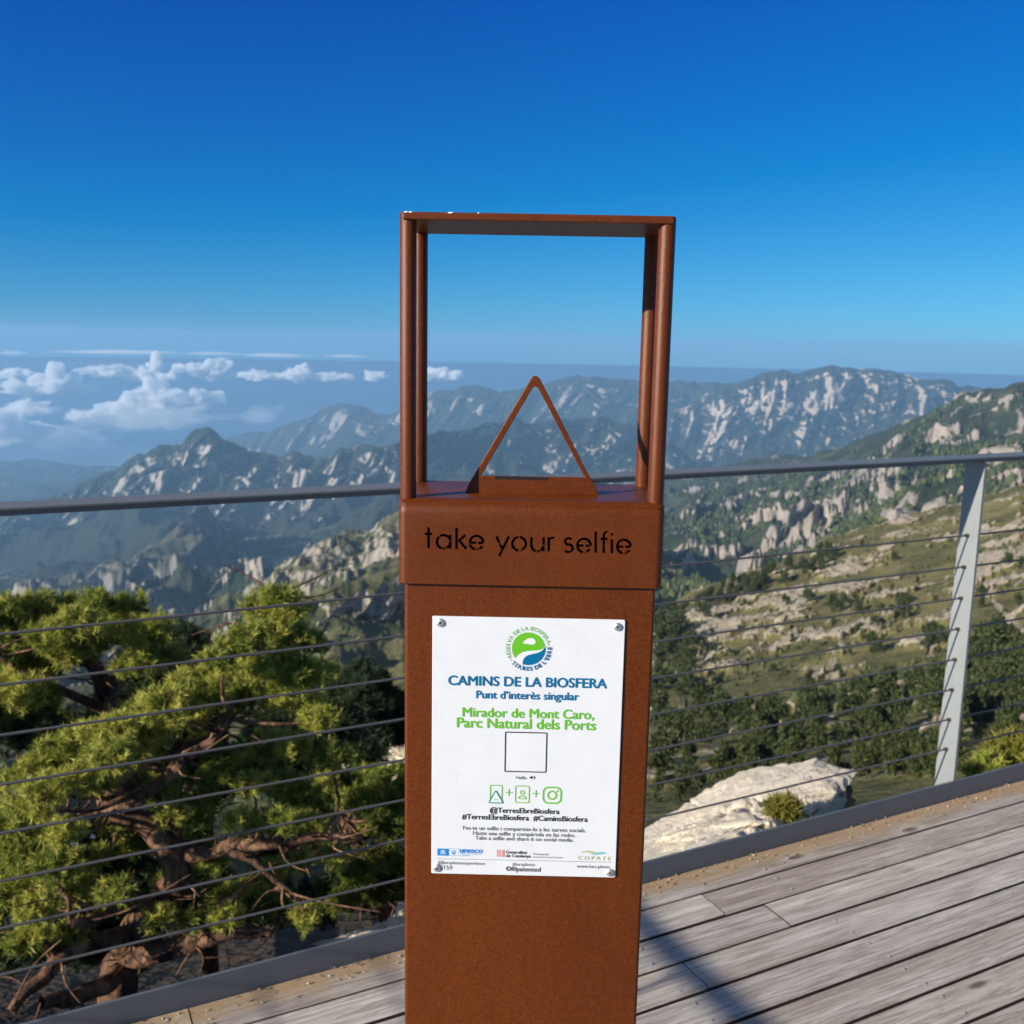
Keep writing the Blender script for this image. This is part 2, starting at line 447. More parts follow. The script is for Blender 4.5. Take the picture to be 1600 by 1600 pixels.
def layer(name, rows, mat, amp, scale, seed, nc=900, rc=40, xr=(-700, 2300), pillar=0.0, pscale=1.0, prow=(0.0, 0.35),
          crest_keep=0.30, back=(1.25, 0.10), jag=0.0, outc=None, zones=(), kind='structure', store=None):
    """a hill lofted through control rows from its crest down to its foot; every control is (x, y, distance)"""
    fx = np.linspace(0, 1, nc)
    xs = np.where(fx < 0.12, xr[0] + (0 - xr[0]) * (fx / 0.12), np.where(fx > 0.88, 1600 + (xr[1] - 1600) * ((fx - 0.88) / 0.12), (fx - 0.12) / 0.76 * 1600))
    R = []
    for row in rows:
        a = np.array(row, float)
        R.append((np.interp(xs, a[:, 0], a[:, 1]), np.interp(xs, a[:, 0], a[:, 2])))
    if jag:
        d0 = R[0][1]
        j = fbm(xs / 23.0, 0 * xs, seed, 4, seed) * jag + np.maximum(0, fbm(xs / 9.0, 0 * xs, seed, 3, seed + 3)) * jag * 0.5
        R[0] = (R[0][0] - j, R[0][1])
    P = [at(xs, y, d) for y, d in R]
    top = P[0]
    bk = top.copy(); hd = np.hypot(top[:, 0], top[:, 1])
    bk[:, 0] *= back[0]; bk[:, 1] *= back[0]
    drop = hd * back[1] + 6 * 0
    bk[:, 2] = top[:, 2] - drop
    bk2 = top.copy(); bk2[:, 0] *= 1 + (back[0] - 1) * .15; bk2[:, 1] *= 1 + (back[0] - 1) * .15
    bk2[:, 2] = top[:, 2] - drop * 0.06
    ctrl = [bk, bk2] + P
    grid, tt = [], []
    for k in range(len(ctrl) - 1):
        n = max(6, rc // 5) if k < 2 else rc
        for i in range(n):
            s = i / n
            a, b = ctrl[k], ctrl[k + 1]
            m0 = (ctrl[k + 1] - ctrl[k - 1]) * 0.5 if k > 2 else (b - a)
            m1 = (ctrl[k + 2] - ctrl[k]) * 0.5 if (k + 2 < len(ctrl) and k >= 2) else (b - a)
            h00 = 2 * s**3 - 3 * s**2 + 1; h10 = s**3 - 2 * s**2 + s; h01 = -2 * s**3 + 3 * s**2; h11 = s**3 - s**2
            grid.append(h00 * a + h10 * m0 + h01 * b + h11 * m1); tt.append(k - 2 + s)
    grid.append(ctrl[-1]); tt.append(len(P) - 1.0)
    G = np.array(grid); T = np.array(tt)[:, None] / (len(P) - 1)
    nr = len(G)
    x, y, z = G[..., 0], G[..., 1], G[..., 2]
    hd = np.hypot(x, y)
    ux, uy = x / hd, y / hd
    k = crest_keep + (1 - crest_keep) * np.clip(np.abs(T) * 4.0, 0, 1)
    k = np.where(T < 0, crest_keep, crest_keep + (1 - crest_keep) * np.clip(T * 3.0, 0, 1)) + 0 * x
    k = k * np.clip(hd / (scale * 4.0), 0.0, 1) ** 1.5
    rn = ridged(x / scale, y / scale, 0 * x, 6, seed) - 0.9
    fb = fbm(x / scale * 1.7, y / scale * 1.7, 0 * x, 5, seed + 50)
    dz = amp * (rn * 0.75 + fb * 0.35) * k
    G[..., 2] += dz
    crag = np.zeros_like(x)
    nearf = np.clip((hd - 18) / 40.0, 0, 1)
    if outc:
        oh, osz, othr = outc
        n_ = fbm(x / osz, y / osz, z / osz * 0.6, 4, seed + 200) + 0.42 * fbm(x / osz * 4, y / osz * 4, z / osz * 3, 3, seed + 201)
        if zones:
            gx, gy, gz = G[..., 0], G[..., 1], G[..., 2] - CAM_H
            dep = gx * _F[0] + gy * _F[1] + gz * _F[2]
            ppx = 800 + F_PX * (gx * _X[0] + gy * _X[1] + gz * _X[2]) / dep; ppy = 800 - F_PX * (gx * _U[0] + gy * _U[1] + gz * _U[2]) / dep
            for zx, zy, rx, ry, st_ in zones:
                n_ = n_ + st_ * np.exp(-((ppx - zx) / rx) ** 2 - ((ppy - zy) / ry) ** 2)
        m_ = np.clip((n_ - othr) / 0.16, 0, 1); m_ = m_ * m_ * (3 - 2 * m_) * nearf
        blk = 0.55 + 0.45 * ridged(x / osz * 2.3, y / osz * 2.3, 0 * x, 4, seed + 203)
        G[..., 2] += oh * m_ * blk * k
        crag = np.maximum(crag, m_)
    if pillar:
        tcl = np.clip((T - prow[0]) / (prow[1] - prow[0]), 0, 1)
        mask = np.sin(np.pi * np.clip(tcl, 0, 1)) ** 0.6 * (T > prow[0]) * (T < prow[1]) * np.clip(hd / (pscale * 15), 0, 1) ** 2
        along = (x * 0.8 - y * 0.3) / (pscale)
        pr = ridged(along, z / pscale * 0.22, 0 * x, 4, seed + 90) - 0.8 + 0.5 * fbm(along * 2.2, z / pscale * 0.5, y / pscale, 4, seed + 77)
        st = np.abs(((z / pscale * 1.1 + 0.6 * fbm(x / pscale, y / pscale, 0 * x, 3, seed + 5)) % 1.0) - 0.5) * 0.5
        D = pillar * (pr - st) * mask
        G[..., 0] -= ux * D; G[..., 1] -= uy * D
        crag = np.maximum(crag, mask * np.clip((pr + 0.08) / 0.55, 0, 1))
    G[..., 2] = np.maximum(G[..., 2], -1436)
    o = mesh_np(name, G.reshape(-1, 3), [grid_faces(nr, nc)[:, ::-1]], [mat], smooth=True)
    ca = o.data.attributes.new('crag', 'FLOAT', 'POINT'); ca.data.foreach_set('value', crag.ravel().astype(np.float32))
    if hd.min() < 40:
        sa = o.data.attributes.new('soil', 'FLOAT', 'POINT'); sa.data.foreach_set('value', np.clip((16 - hd) / 6, 0, 1).ravel().astype(np.float32))
    tag(o, kind=kind)
    if store is not None: store['G'] = G; store['xs'] = xs; store['T'] = T[:, 0]
    return o

VEG, VEG2 = (0.016, 0.022, 0.014), (0.034, 0.038, 0.025)
ROCK, ROCK2 = (0.46, 0.42, 0.37), (0.25, 0.23, 0.21)
T_far = m_terrain('far_ridge', 170, (0.018, 0.022, 0.016), (0.036, 0.038, 0.027), (0.42, 0.38, 0.34), (0.22, 0.2, 0.18), (0.46, 0.62))
T_mas = m_terrain('massif_limestone', 120, VEG, VEG2, (0.62, 0.52, 0.42), (0.33, 0.29, 0.25), (0.50, 0.64), 0.0, None, None, 0.22, 0.95)
T_mid = m_terrain('peak_ridge', 95, VEG, VEG2, (0.47, 0.42, 0.37), (0.25, 0.23, 0.21), (0.47, 0.66), 0.0, None, None, 0.25, 0.8)
T_spur = m_terrain('grassy_spur', 70, (0.028, 0.033, 0.022), (0.062, 0.064, 0.045), (0.27, 0.25, 0.225), (0.16, 0.15, 0.14), (0.44, 0.68), 0.03, (0.10, 0.097, 0.072), None, 0.35, 0.4)
T_for = m_terrain('forested_slope', 42, (0.018, 0.028, 0.014), (0.040, 0.050, 0.024), (0.42, 0.36, 0.30), (0.24, 0.215, 0.19), (0.42, 0.60), 0.10, (0.06, 0.065, 0.03), 5.0)
T_rdg = m_terrain('rocky_ridge', 24, (0.035, 0.048, 0.02), (0.075, 0.08, 0.036), (0.40, 0.35, 0.29), (0.22, 0.20, 0.17), (0.52, 0.70), 0.06, (0.125, 0.115, 0.055), None, 0.35, 0.45)
T_near = m_terrain('grass_and_limestone', 13, (0.055, 0.058, 0.022), (0.155, 0.14, 0.052), (0.47, 0.405, 0.31), (0.27, 0.23, 0.175), (0.50, 0.70), 0.03, (0.190, 0.168, 0.066), None, 0.35, 0.85)

layer('far_ridge', [
    [(-700, 760, 8200), (200, 740, 8000), (330, 700, 7800), (380, 674, 7600), (430, 668, 7400), (480, 651, 7200), (510, 638, 7000), (535, 631, 6900), (560, 634, 6800), (585, 643, 6700), (605, 643, 6600), (630, 632, 6400), (655, 615, 6300), (680, 607, 6200), (705, 606, 6200), (722, 601, 6200), (745, 601, 6200), (765, 605, 6200), (780, 612, 6200), (800, 607, 6200), (845, 606, 6200), (870, 594, 6200), (905, 589, 6200), (930, 588, 6200), (980, 595, 6200), (1040, 597, 6300), (1120, 598, 6400), (1200, 606, 6600), (1300, 622, 7000), (2300, 660, 7500)],
    [(-700, 790, 7400), (300, 740, 7200), (535, 668, 6500), (700, 640, 5900), (930, 625, 5800), (1120, 640, 6000), (2300, 690, 7000)],
    [(-700, 830, 6000), (535, 735, 5600), (700, 690, 5300), (930, 680, 5300), (1120, 700, 5400), (2300, 740, 6000)]],
    T_far, 90, 700, 11, rc=50, back=(1.06, 0.05), pillar=90, pscale=120, prow=(0.0, 0.9), jag=2.0)
layer('foothills', [
    [(-700, 712, 8500), (0, 717, 8500), (120, 722, 8500), (250, 730, 8300), (420, 745, 8000), (700, 770, 8000), (2300, 800, 8000)],
    [(-700, 750, 7200), (0, 752, 7200), (400, 770, 7000), (2300, 820, 7000)],
    [(-700, 820, 5200), (0, 820, 5200), (400, 830, 5200), (2300, 860, 5200)]],
    T_far, 120, 800, 23, rc=30, back=(1.06, 0.05), jag=2.0)
layer('massif', [
    [(-700, 900, 5600), (850, 760, 5600), (960, 700, 5500), (1020, 660, 5400), (1055, 642, 5300), (1080, 626, 5250), (1100, 613, 5200), (1118, 605, 5200), (1160, 592, 5200), (1185, 583, 5200), (1205, 578, 5200), (1225, 577, 5200), (1248, 584, 5200), (1262, 581, 5200), (1285, 577, 5200), (1302, 574, 5200), (1318, 579, 5200), (1340, 580, 5200), (1365, 579, 5200), (1385, 581, 5200), (1412, 583, 5200), (1432, 591, 5200), (1470, 591, 5200), (1486, 592, 5200), (1496, 601, 5250), (1530, 607, 5300), (1600, 616, 5300), (2300, 660, 5300)],
    [(-700, 930, 5100), (850, 800, 5100), (1020, 690, 5000), (1055, 682, 4950), (1110, 664, 4920), (1160, 655, 4900), (1225, 640, 4900), (1300, 642, 4900), (1360, 640, 4900), (1420, 630, 4900), (1490, 622, 4950), (1600, 640, 5000), (2300, 690, 5000)],
    [(-700, 960, 4500), (850, 840, 4500), (1055, 735, 4400), (1200, 705, 4300), (1400, 700, 4300), (1600, 700, 4300), (2300, 740, 4300)],
    [(-700, 1000, 3600), (850, 880, 3600), (1055, 800, 3500), (1400, 780, 3400), (2300, 800, 3400)]],
    T_mas, 95, 420, 31, nc=1100, rc=70, pillar=130, pscale=92, prow=(0.0, 0.72), crest_keep=0.2, jag=1.5)
layer('peak_ridge', [
    [(-700, 860, 4200), (-100, 812, 4000), (50, 792, 3900), (100, 769, 3800), (150, 743, 3750), (200, 713, 3700), (250, 701, 3650), (283, 696, 3620), (291, 682, 3600), (299, 674, 3600), (312, 667, 3600), (328, 666, 3600), (338, 671, 3600), (346, 682, 3600), (366, 691, 3600), (385, 702, 3580), (412, 706, 3550), (440, 713, 3500), (460, 709, 3480), (482, 713, 3450), (510, 717, 3400), (530, 703, 3350), (560, 695, 3300), (590, 691, 3250), (617, 688, 3220), (650, 676, 3300), (700, 668, 3500), (750, 660, 3700), (800, 652, 3900), (850, 650, 4000), (900, 652, 4100), (960, 660, 4200), (1000, 668, 4200), (1050, 690, 4200), (1100, 740, 4200), (2300, 900, 4200)],
    [(-700, 890, 3900), (-100, 850, 3700), (100, 805, 3500), (200, 762, 3400), (310, 745, 3300), (400, 757, 3250), (520, 768, 3100), (620, 750, 2980), (700, 725, 3200), (850, 712, 3700), (1000, 725, 3900), (1100, 790, 3900), (2300, 950, 3900)],
    [(-700, 940, 3000), (0, 870, 2900), (300, 822, 2700), (420, 860, 2600), (520, 850, 2500), (620, 800, 2500), (850, 770, 3100), (1100, 850, 3200), (2300, 1000, 3200)],
    [(-700, 1020, 2000), (0, 985, 2000), (300, 975, 1900), (520, 960, 1800), (850, 880, 2200), (2300, 1080, 2200)]],
    T_mid, 80, 360, 41, nc=1100, rc=60, pillar=95, pscale=62, prow=(0.0, 0.62), crest_keep=0.22, jag=3.5)
layer('grassy_spur', [
    [(-700, 1010, 1700), (-50, 957, 1700), (30, 930, 1700), (100, 906, 1750), (180, 886, 1800), (230, 858, 1850), (262, 836, 1900), (285, 812, 2000), (303, 792, 2150), (316, 785, 2250), (332, 800, 2230), (345, 817, 2200), (370, 850, 2050), (400, 888, 1900), (440, 930, 1700), (480, 975, 1500), (560, 1020, 1400), (2300, 1200, 1300)],
    [(-700, 1040, 1400), (0, 985, 1400), (180, 940, 1450), (300, 905, 1500), (400, 945, 1450), (480, 1010, 1300), (2300, 1250, 1100)],
    [(-700, 1100, 900), (0, 1060, 900), (300, 1040, 900), (480, 1060, 900), (2300, 1300, 800)]],
    T_spur, 48, 230, 53, rc=60, outc=(14, 70, 0.25), pillar=35, pscale=70, prow=(0.0, 0.8), crest_keep=0.25, jag=3)
R2 = {}
layer('forested_mountain', [
    [(-700, 1000, 2600), (700, 800, 2600), (950, 762, 2600), (1030, 746, 2550), (1100, 736, 2500), (1160, 722, 2400), (1220, 714, 2300), (1290, 704, 2100), (1338, 691, 1900), (1370, 678, 1850), (1400, 664, 1800), (1440, 646, 1700), (1470, 630, 1650), (1497, 614, 1600), (1520, 609, 1600), (1545, 606, 1600), (1575, 603, 1580), (1600, 599, 1550), (1700, 585, 1500), (2300, 590, 1400)],
    [(-700, 1030, 1900), (700, 850, 1900), (1030, 790, 1800), (1120, 782, 1700), (1220, 770, 1600), (1340, 745, 1400), (1430, 712, 1300), (1600, 690, 1200), (2300, 690, 1100)],
    [(-700, 1060, 1300), (700, 880, 1300), (1030, 850, 1200), (1120, 838, 1150), (1250, 815, 1050), (1400, 785, 950), (1600, 750, 850), (2300, 760, 800)],
    [(-700, 1100, 800), (700, 960, 800), (1030, 935, 760), (1200, 905, 720), (1400, 850, 650), (1600, 820, 600), (2300, 830, 600)],
    [(-700, 1150, 500), (700, 1050, 480), (1030, 1010, 470), (1200, 985, 450), (1600, 900, 400), (2300, 900, 400)]],
    T_for, 30, 190, 61, nc=1100, rc=50, outc=(12, 60, 0.36), pillar=40, pscale=55, prow=(0.02, 0.95), crest_keep=0.25, jag=2.0, store=R2)
layer('rocky_ridge', [
    [(-700, 1160, 650), (150, 1042, 690), (250, 990, 700), (300, 964, 720), (340, 946, 740), (375, 929, 760), (405, 908, 780), (440, 893, 800), (470, 868, 820), (490, 853, 830), (510, 840, 840), (530, 828, 860), (548, 824, 870), (565, 831, 860), (585, 826, 860), (600, 814, 850), (625, 801, 850), (680, 776, 850), (760, 768, 850), (900, 800, 850), (1000, 860, 820), (1060, 930, 800), (2300, 1300, 700)],
    [(-700, 1180, 560), (250, 1030, 600), (375, 975, 640), (450, 945, 680), (510, 905, 700), (560, 893, 700), (625, 865, 690), (760, 830, 690), (1000, 920, 670), (1060, 985, 650), (2300, 1350, 560)],
    [(-700, 1260, 400), (300, 1080, 400), (500, 1020, 420), (625, 980, 430), (1000, 1020, 430), (2300, 1400, 400)]],
    T_rdg, 15, 70, 71, rc=60, outc=(4, 26, 0.36), pillar=15, pscale=26, prow=(0.0, 0.75), crest_keep=0.3, jag=4)
N1 = {}
layer('cliff_slope', [
    [(-700, 1200, 300), (0, 1100, 300), (300, 1060, 320), (400, 1012, 330), (450, 976, 340), (480, 950, 345), (500, 934, 350), (520, 923, 355), (550, 911, 360), (590, 901, 365), (630, 886, 370), (700, 872, 380), (850, 890, 380), (1000, 965, 340), (1060, 1010, 320), (2300, 1300, 250)],
    [(-700, 1220, 280), (0, 1120, 280), (300, 1085, 295), (400, 1045, 305), (480, 1002, 318), (520, 992, 325), (590, 985, 335), (630, 980, 340), (850, 970, 345), (1000, 1010, 310), (2300, 1320, 240)],
    [(-700, 1280, 190), (300, 1150, 200), (500, 1075, 220), (630, 1055, 230), (850, 1040, 230), (1000, 1060, 220), (2300, 1380, 170)],
    [(-700, 1400, 100), (300, 1260, 100), (500, 1200, 110), (630, 1160, 120), (1000, 1150, 120), (2300, 1450, 90)]],
    T_rdg, 6, 34, 83, rc=50, pillar=12, pscale=14, prow=(0.0, 0.5), crest_keep=0.3, jag=3, store=N1)
R1 = {}
layer('near_slope', [
    [(-700, 1560, 9), (0, 1490, 11), (250, 1430, 13), (430, 1350, 18), (520, 1270, 26), (600, 1205, 50), (700, 1150, 90), (850, 1080, 150), (1000, 990, 260), (1030, 968, 268), (1060, 948, 275), (1100, 926, 285), (1140, 914, 290), (1180, 903, 295), (1240, 878, 305), (1290, 850, 315), (1330, 836, 320), (1400, 815, 325), (1450, 800, 330), (1500, 788, 330), (1550, 772, 330), (1600, 757, 330), (1700, 730, 330), (2300, 700, 300)],
    [(-700, 1590, 7.5), (0, 1520, 9), (250, 1470, 10), (430, 1400, 14), (600, 1260, 34), (700, 1200, 62), (850, 1130, 110), (1000, 1035, 205), (1100, 1000, 220), (1200, 965, 230), (1300, 930, 235), (1400, 905, 240), (1500, 880, 240), (1600, 850, 240), (2300, 800, 220)],
    [(-700, 1630, 6.4), (0, 1560, 7.5), (250, 1520, 8), (430, 1450, 10), (600, 1320, 22), (850, 1200, 65), (1000, 1110, 130), (1200, 1075, 140), (1400, 1040, 140), (1600, 1000, 140), (2300, 960, 130)],
    [(-700, 1670, 5.6), (0, 1610, 6.2), (250, 1570, 6.6), (430, 1510, 7.5), (600, 1400, 13), (850, 1290, 32), (1000, 1210, 62), (1200, 1185, 66), (1400, 1160, 66), (1600, 1130, 64), (2300, 1100, 60)],
    [(-700, 1720, 4.8), (0, 1680, 5.2), (430, 1590, 5.8), (600, 1500, 8), (850, 1400, 15), (1000, 1300, 26), (1200, 1275, 27), (1400, 1255, 27), (1600, 1230, 26), (2300, 1200, 25)],
    [(-700, 2050, 3.4), (0, 2000, 3.5), (430, 1930, 3.7), (850, 1700, 5.0), (1200, 1560, 6.5), (1600, 1480, 7.0), (2300, 1440, 7)],
    [(-700, 2300, 2.7), (850, 2200, 3.0), (2300, 2100, 3.2)]],
    T_near, 1.0, 30, 97, nc=1300, rc=70, outc=(1.4, 8.0, 0.41), zones=((1200, 960, 100, 38, .60), (1290, 930, 60, 36, .42), (1420, 825, 80, 20, .32), (1560, 880, 60, 40, .62), (1570, 800, 60, 24, .40), (1340, 1000, 60, 40, .28), (1450, 1010, 46, 36, .36), (1120, 965, 34, 26, .5), (1300, 1065, 160, 30, -.25), (1160, 1060, 90, 40, -.2)), pillar=0.9, pscale=5.0, prow=(0.02, 0.75), crest_keep=0.5, back=(1.5, 0.16), jag=1.5, store=R1)

# floor of the valley and the sea beyond the coast
def plane_sheet(name, x0, x1, y0, y1, z, n, mat, wob=0, seed=1):
    X, Y = np.meshgrid(np.linspace(x0, x1, n), np.linspace(y0, y1, n))
    Z = z + wob * fbm(X / 1500, Y / 1500, 0 * X, 4, seed)
    return mesh_np(name, np.stack([X, Y, Z], -1).reshape(-1, 3), [grid_faces(n, n)], [mat], smooth=True)
BX, BY0, BY1 = 7500.0, -1200.0, 9300.0       # extent of the hazy air
vf = plane_sheet('valley_floor', -BX + 60, BX - 60, BY0 + 60, BY1 - 60, -1436, 160, T_far, 25, 3)
tag(vf, kind='structure')
t = NT('sea_water'); vv = t.coord((1 / 3000.0,) * 3)
t.bsdf(t.mix(t.noise(vv, 1.0, 4), (0.012, 0.05, 0.11), (0.02, 0.07, 0.14)), 0.35, 0.0, None, 0.4)
S = 72000.0
NS = 360
ang_ = np.arange(NS) * 2 * np.pi / NS
cx0, cy0 = 0.0, (BY0 + BY1) / 2; hx, hy = BX + 50, (BY1 - BY0) / 2 + 50
kx = np.minimum(hx / np.maximum(np.abs(np.cos(ang_)), 1e-9), hy / np.maximum(np.abs(np.sin(ang_)), 1e-9))
inner = np.stack([cx0 + kx * np.cos(ang_), cy0 + kx * np.sin(ang_), np.full(NS, -1440.0)], 1)
outer = np.stack([S * np.cos(ang_), S * np.sin(ang_), np.full(NS, -1440.0)], 1)
mid_ = (inner * 0.6 + outer * 0.4)
i_ = np.arange(NS); j_ = (i_ + 1) % NS
sv = np.concatenate([inner, mid_, outer])
sf = np.concatenate([np.stack([i_, i_ + NS, j_ + NS, j_], 1), np.stack([i_ + NS, i_ + 2 * NS, j_ + 2 * NS, j_ + NS], 1)])
sea = mesh_np('sea', sv, [sf], [t.m]); tag(sea, kind='structure')

# the hazy air over the valleys
def closed_box(name, x0, x1, y0, y1, z0, z1, mats):
    v = [(x, y, z) for z in (z0, z1) for y in (y0, y1) for x in (x0, x1)]
    f = [(0, 2, 3, 1), (4, 5, 7, 6), (0, 1, 5, 4), (2, 6, 7, 3), (0, 4, 6, 2), (1, 3, 7, 5)]
    return mesh_np(name, v, [np.array(f)], mats)
t = NT('hazy_air')
pv = t.n('ShaderNodeVolumePrincipled')
pv.inputs['Color'].default_value = (0.37, 0.68, 1.0, 1)
pv.inputs['Density'].default_value = 1.15e-4
pv.inputs['Anisotropy'].default_value = 0.1
t.l(pv.outputs[0], t.out.inputs['Volume'])
hz = closed_box('haze', -BX, BX, BY0, BY1, -1463.0, 55.0, [t.m]); tag(hz, kind='stuff')

# ------------------------------------------------------------------ clouds over the coast
t = NT('cloud_vapour')
pv = t.n('ShaderNodeVolumePrincipled')
pv.inputs['Color'].default_value = (1.0, 1.0, 1.0, 1)
pv.inputs['Density'].default_value = 0.018
pv.inputs['Anisotropy'].default_value = 0.0
t.l(pv.outputs[0], t.out.inputs['Volume']); M['cloud'] = t.m
t = NT('thin_cloud_vapour')
pv = t.n('ShaderNodeVolumePrincipled')
pv.inputs['Color'].default_value = (1.0, 1.0, 1.0, 1)
pv.inputs['Density'].default_value = 0.0014
t.l(pv.outputs[0], t.out.inputs['Volume']); M['thin_cloud'] = t.m

bm = bmesh.new(); bmesh.ops.create_icosphere(bm, subdivisions=5, radius=1.0)
ICO_V = np.array([v.co[:] for v in bm.verts]); ICO_F = np.array([[v.index for v in f.verts] for f in bm.faces]); bm.free()

def cloud(px, py, w, h, dist, seed, label, thin=False, group='clouds over the sea', tilt=0.0):
    c = at(px, py, dist); sx = w * dist / F_PX / 2; sz = h * 1.0 * dist / F_PX / 2; sy = sx * 0.8
    v = ICO_V.copy()
    asp = max(1.0, sx / sz)
    q = v * np.array([asp * 0.75, asp * 0.6, 1.0])
    b = np.abs(fbm(q[:, 0] * 0.9 + seed * 7, q[:, 1] * 0.9, q[:, 2] * 0.9, 4, seed))
    b2 = 1 - np.abs(noise3(q[:, 0] * 1.7 + seed * 3, q[:, 1] * 1.7, q[:, 2] * 1.7, seed + 9)) * 1.4
    b3 = 1 - np.abs(noise3(q[:, 0] * 3.6 + seed * 5, q[:, 1] * 3.6, q[:, 2] * 3.6, seed + 19)) * 1.4
    r = 0.50 + 0.75 * b + 0.30 * b2 + 0.12 * b3
    v = v * r[:, None]
    v[:, 2] = np.where(v[:, 2] < 0, v[:, 2] * 0.55, v[:, 2]) + tilt * v[:, 0]
    v = v * np.array([sx, sy, sz])
    o = mesh_np('cloud', v, [ICO_F], [M['thin_cloud' if thin else 'cloud']], smooth=True)
    o.location = c; o.rotation_euler = (0, 0, -math.atan2(c[0], c[1]))
    tag(o, label, 'cloud', group)
D0 = 12500
CL = [
    (52, 610, 66, 24, 17500, 1, 'ragged white cloud left of the brightest puff in the low bank at the left', 0),
    (92, 600, 52, 38, 17500, 21, 'brightest tall puff in the low cloud bank near the left edge', 0),
    (136, 612, 26, 14, 17500, 22, 'small pale scrap of cloud right of the tall puff at the left', 0),
    (165, 582, 56, 18, 24000, 2, 'flat white cloud left of the cloud with a raised turret', 0),
    (225, 589, 52, 22, 24000, 3, 'white cloud with a raised turret at its right end', 0),
    (244, 573, 24, 26, 24100, 23, 'narrow turret of cloud rising from the right end of a flat cloud', 0),
    (296, 578, 44, 16, 23000, 24, 'thin left half of the bright cloud pair above the large soft cloud', 0),
    (334, 584, 54, 30, 23000, 4, 'bright compact white cloud, right half of the pair above the large soft cloud', 0),
    (268, 590, 20, 12, 23500, 25, 'tiny pale puff between the turret cloud and the bright pair', 0),
    (402, 588, 34, 16, 22000, 26, 'left end puff of the long cloud row beside the sign', 0),
    (432, 590, 30, 12, 22050, 27, 'second small puff from the left in the long cloud row', 0),
    (468, 587, 50, 22, 22000, 5, 'largest puff in the middle of the long cloud row', 0),
    (508, 591, 44, 14, 22050, 28, 'low flat puff right of the middle of the long cloud row', 0),
    (540, 590, 26, 10, 22000, 29, 'small right end puff of the long cloud row', 0),
    (586, 589, 30, 14, 24000, 6, 'tiny white cloud between the long cloud row and the sign', 0),
    (245, 625, 66, 44, 14500, 7, 'large soft white cloud hanging just left of the dark peak', 0),
    (212, 642, 70, 30, 14450, 30, 'pale trailing left part of the large soft cloud', 0),
    (304, 628, 48, 38, 14500, 8, 'rounded white cloud directly above the dark peak', 0),
    (130, 652, 46, 18, 14000, 9, 'small low white cloud left of the large soft cloud', 0),
    (4, 684, 76, 58, 12500, 10, 'big pale cloud cut by the left edge of the view, lowest of all', 0),
    (40, 644, 64, 22, 14500, 11, 'low ragged white cloud above the pale cloud at the left edge', 0),
    (118, 693, 90, 40, 12500, 12, 'faint low veil of cloud above the blue foothills', 1),
    (235, 656, 160, 34, 14000, 16, 'thin pale skirt of vapour under the large soft cloud', 1),
    (408, 652, 56, 30, 12600, 13, 'faint wisp of cloud right of the dark peak', 1),
    (24, 586, 44, 16, 26000, 14, 'small white cloud at the left edge under the far streaks', 0),
    (690, 587, 50, 20, 24000, 15, 'small pale cloud seen through the brown frame', 0),
]
for px, py, w, h, d, s, lab, th in CL:
    cloud(px, py, w * 1.12, h * 1.15, d, s, lab, bool(th), tilt=random.uniform(-.05, .1))
for i, (px, py, w, h) in enumerate([(18, 552, 34, 7), (190, 551, 150, 6), (330, 553, 80, 5), (430, 556, 90, 6), (540, 557, 60, 5)]):
    cloud(px, py, w, h, 60000, 40 + i, 'thin distant streak of cloud lying along the sea horizon', True, 'streaks of cloud along the horizon')

# ================================================================== viewing deck
A_F = math.radians(26.689)                     # heading of the railing
OFF = 2.1104                                   # distance of the kerb from the viewer
deck_rot = A_F
def bx(V, Fq, x0, x1, y0, y1, z0, z1, ch=0.0):
    k = len(V)
    if ch <= 0:
        V += [(x, y, z) for z in (z0, z1) for y in (y0, y1) for x in (x0, x1)]
        Fq += [tuple(k + i for i in f) for f in ((0, 2, 3, 1), (4, 5, 7, 6), (0, 1, 5, 4), (2, 6, 7, 3), (0, 4, 6, 2), (1, 3, 7, 5))]
    else:      # long edges along x rounded by a chamfer
        prof = [(y0, z0), (y1, z0), (y1, z1 - ch), (y1 - ch, z1), (y0 + ch, z1), (y0, z1 - ch)]
        for x in (x0, x1): V += [(x, y, z) for y, z in prof]
        n = 6
        for i in range(n):
            j = (i + 1) % n
            Fq.append((k + i, k + n + i, k + n + j, k + j))
        # end caps as quads
        Fq += [(k + 0, k + 1, k + 2, k + 5), (k + 5, k + 2, k + 3, k + 4), (k + n + 5, k + n + 2, k + n + 1, k + n), (k + n + 4, k + n + 3, k + n + 2, k + n + 5)]
V, Fq, MI = [], [], []
pitch = 0.1142
for i in range(44):
    y1 = OFF - 0.003 - i * pitch; y0 = y1 - pitch + 0.0095
    cuts = [-1.62]
    x = -1.62 + random.uniform(1.2, 3.4)
    while x < 9.0:
        cuts.append(x); x += random.choice((2.4, 3.0, 3.6))
    if i == 4: cuts = [-1.62, 1.13, 4.4]      # butt joint beside the sign
    cuts.append(9.2)
    for a, b in zip(cuts[:-1], cuts[1:]):
        n0 = len(Fq); dz = random.uniform(-0.0015, 0.0015); dy = random.uniform(-0.001, 0.001)
        bx(V, Fq, a + 0.0015, b - 0.0015, y0 + dy, y1 + dy, -0.045 + dz, dz, 0.004)
        MI += [0, 3, 0, 0, 0, 3] + [3] * (len(Fq) - n0 - 6)
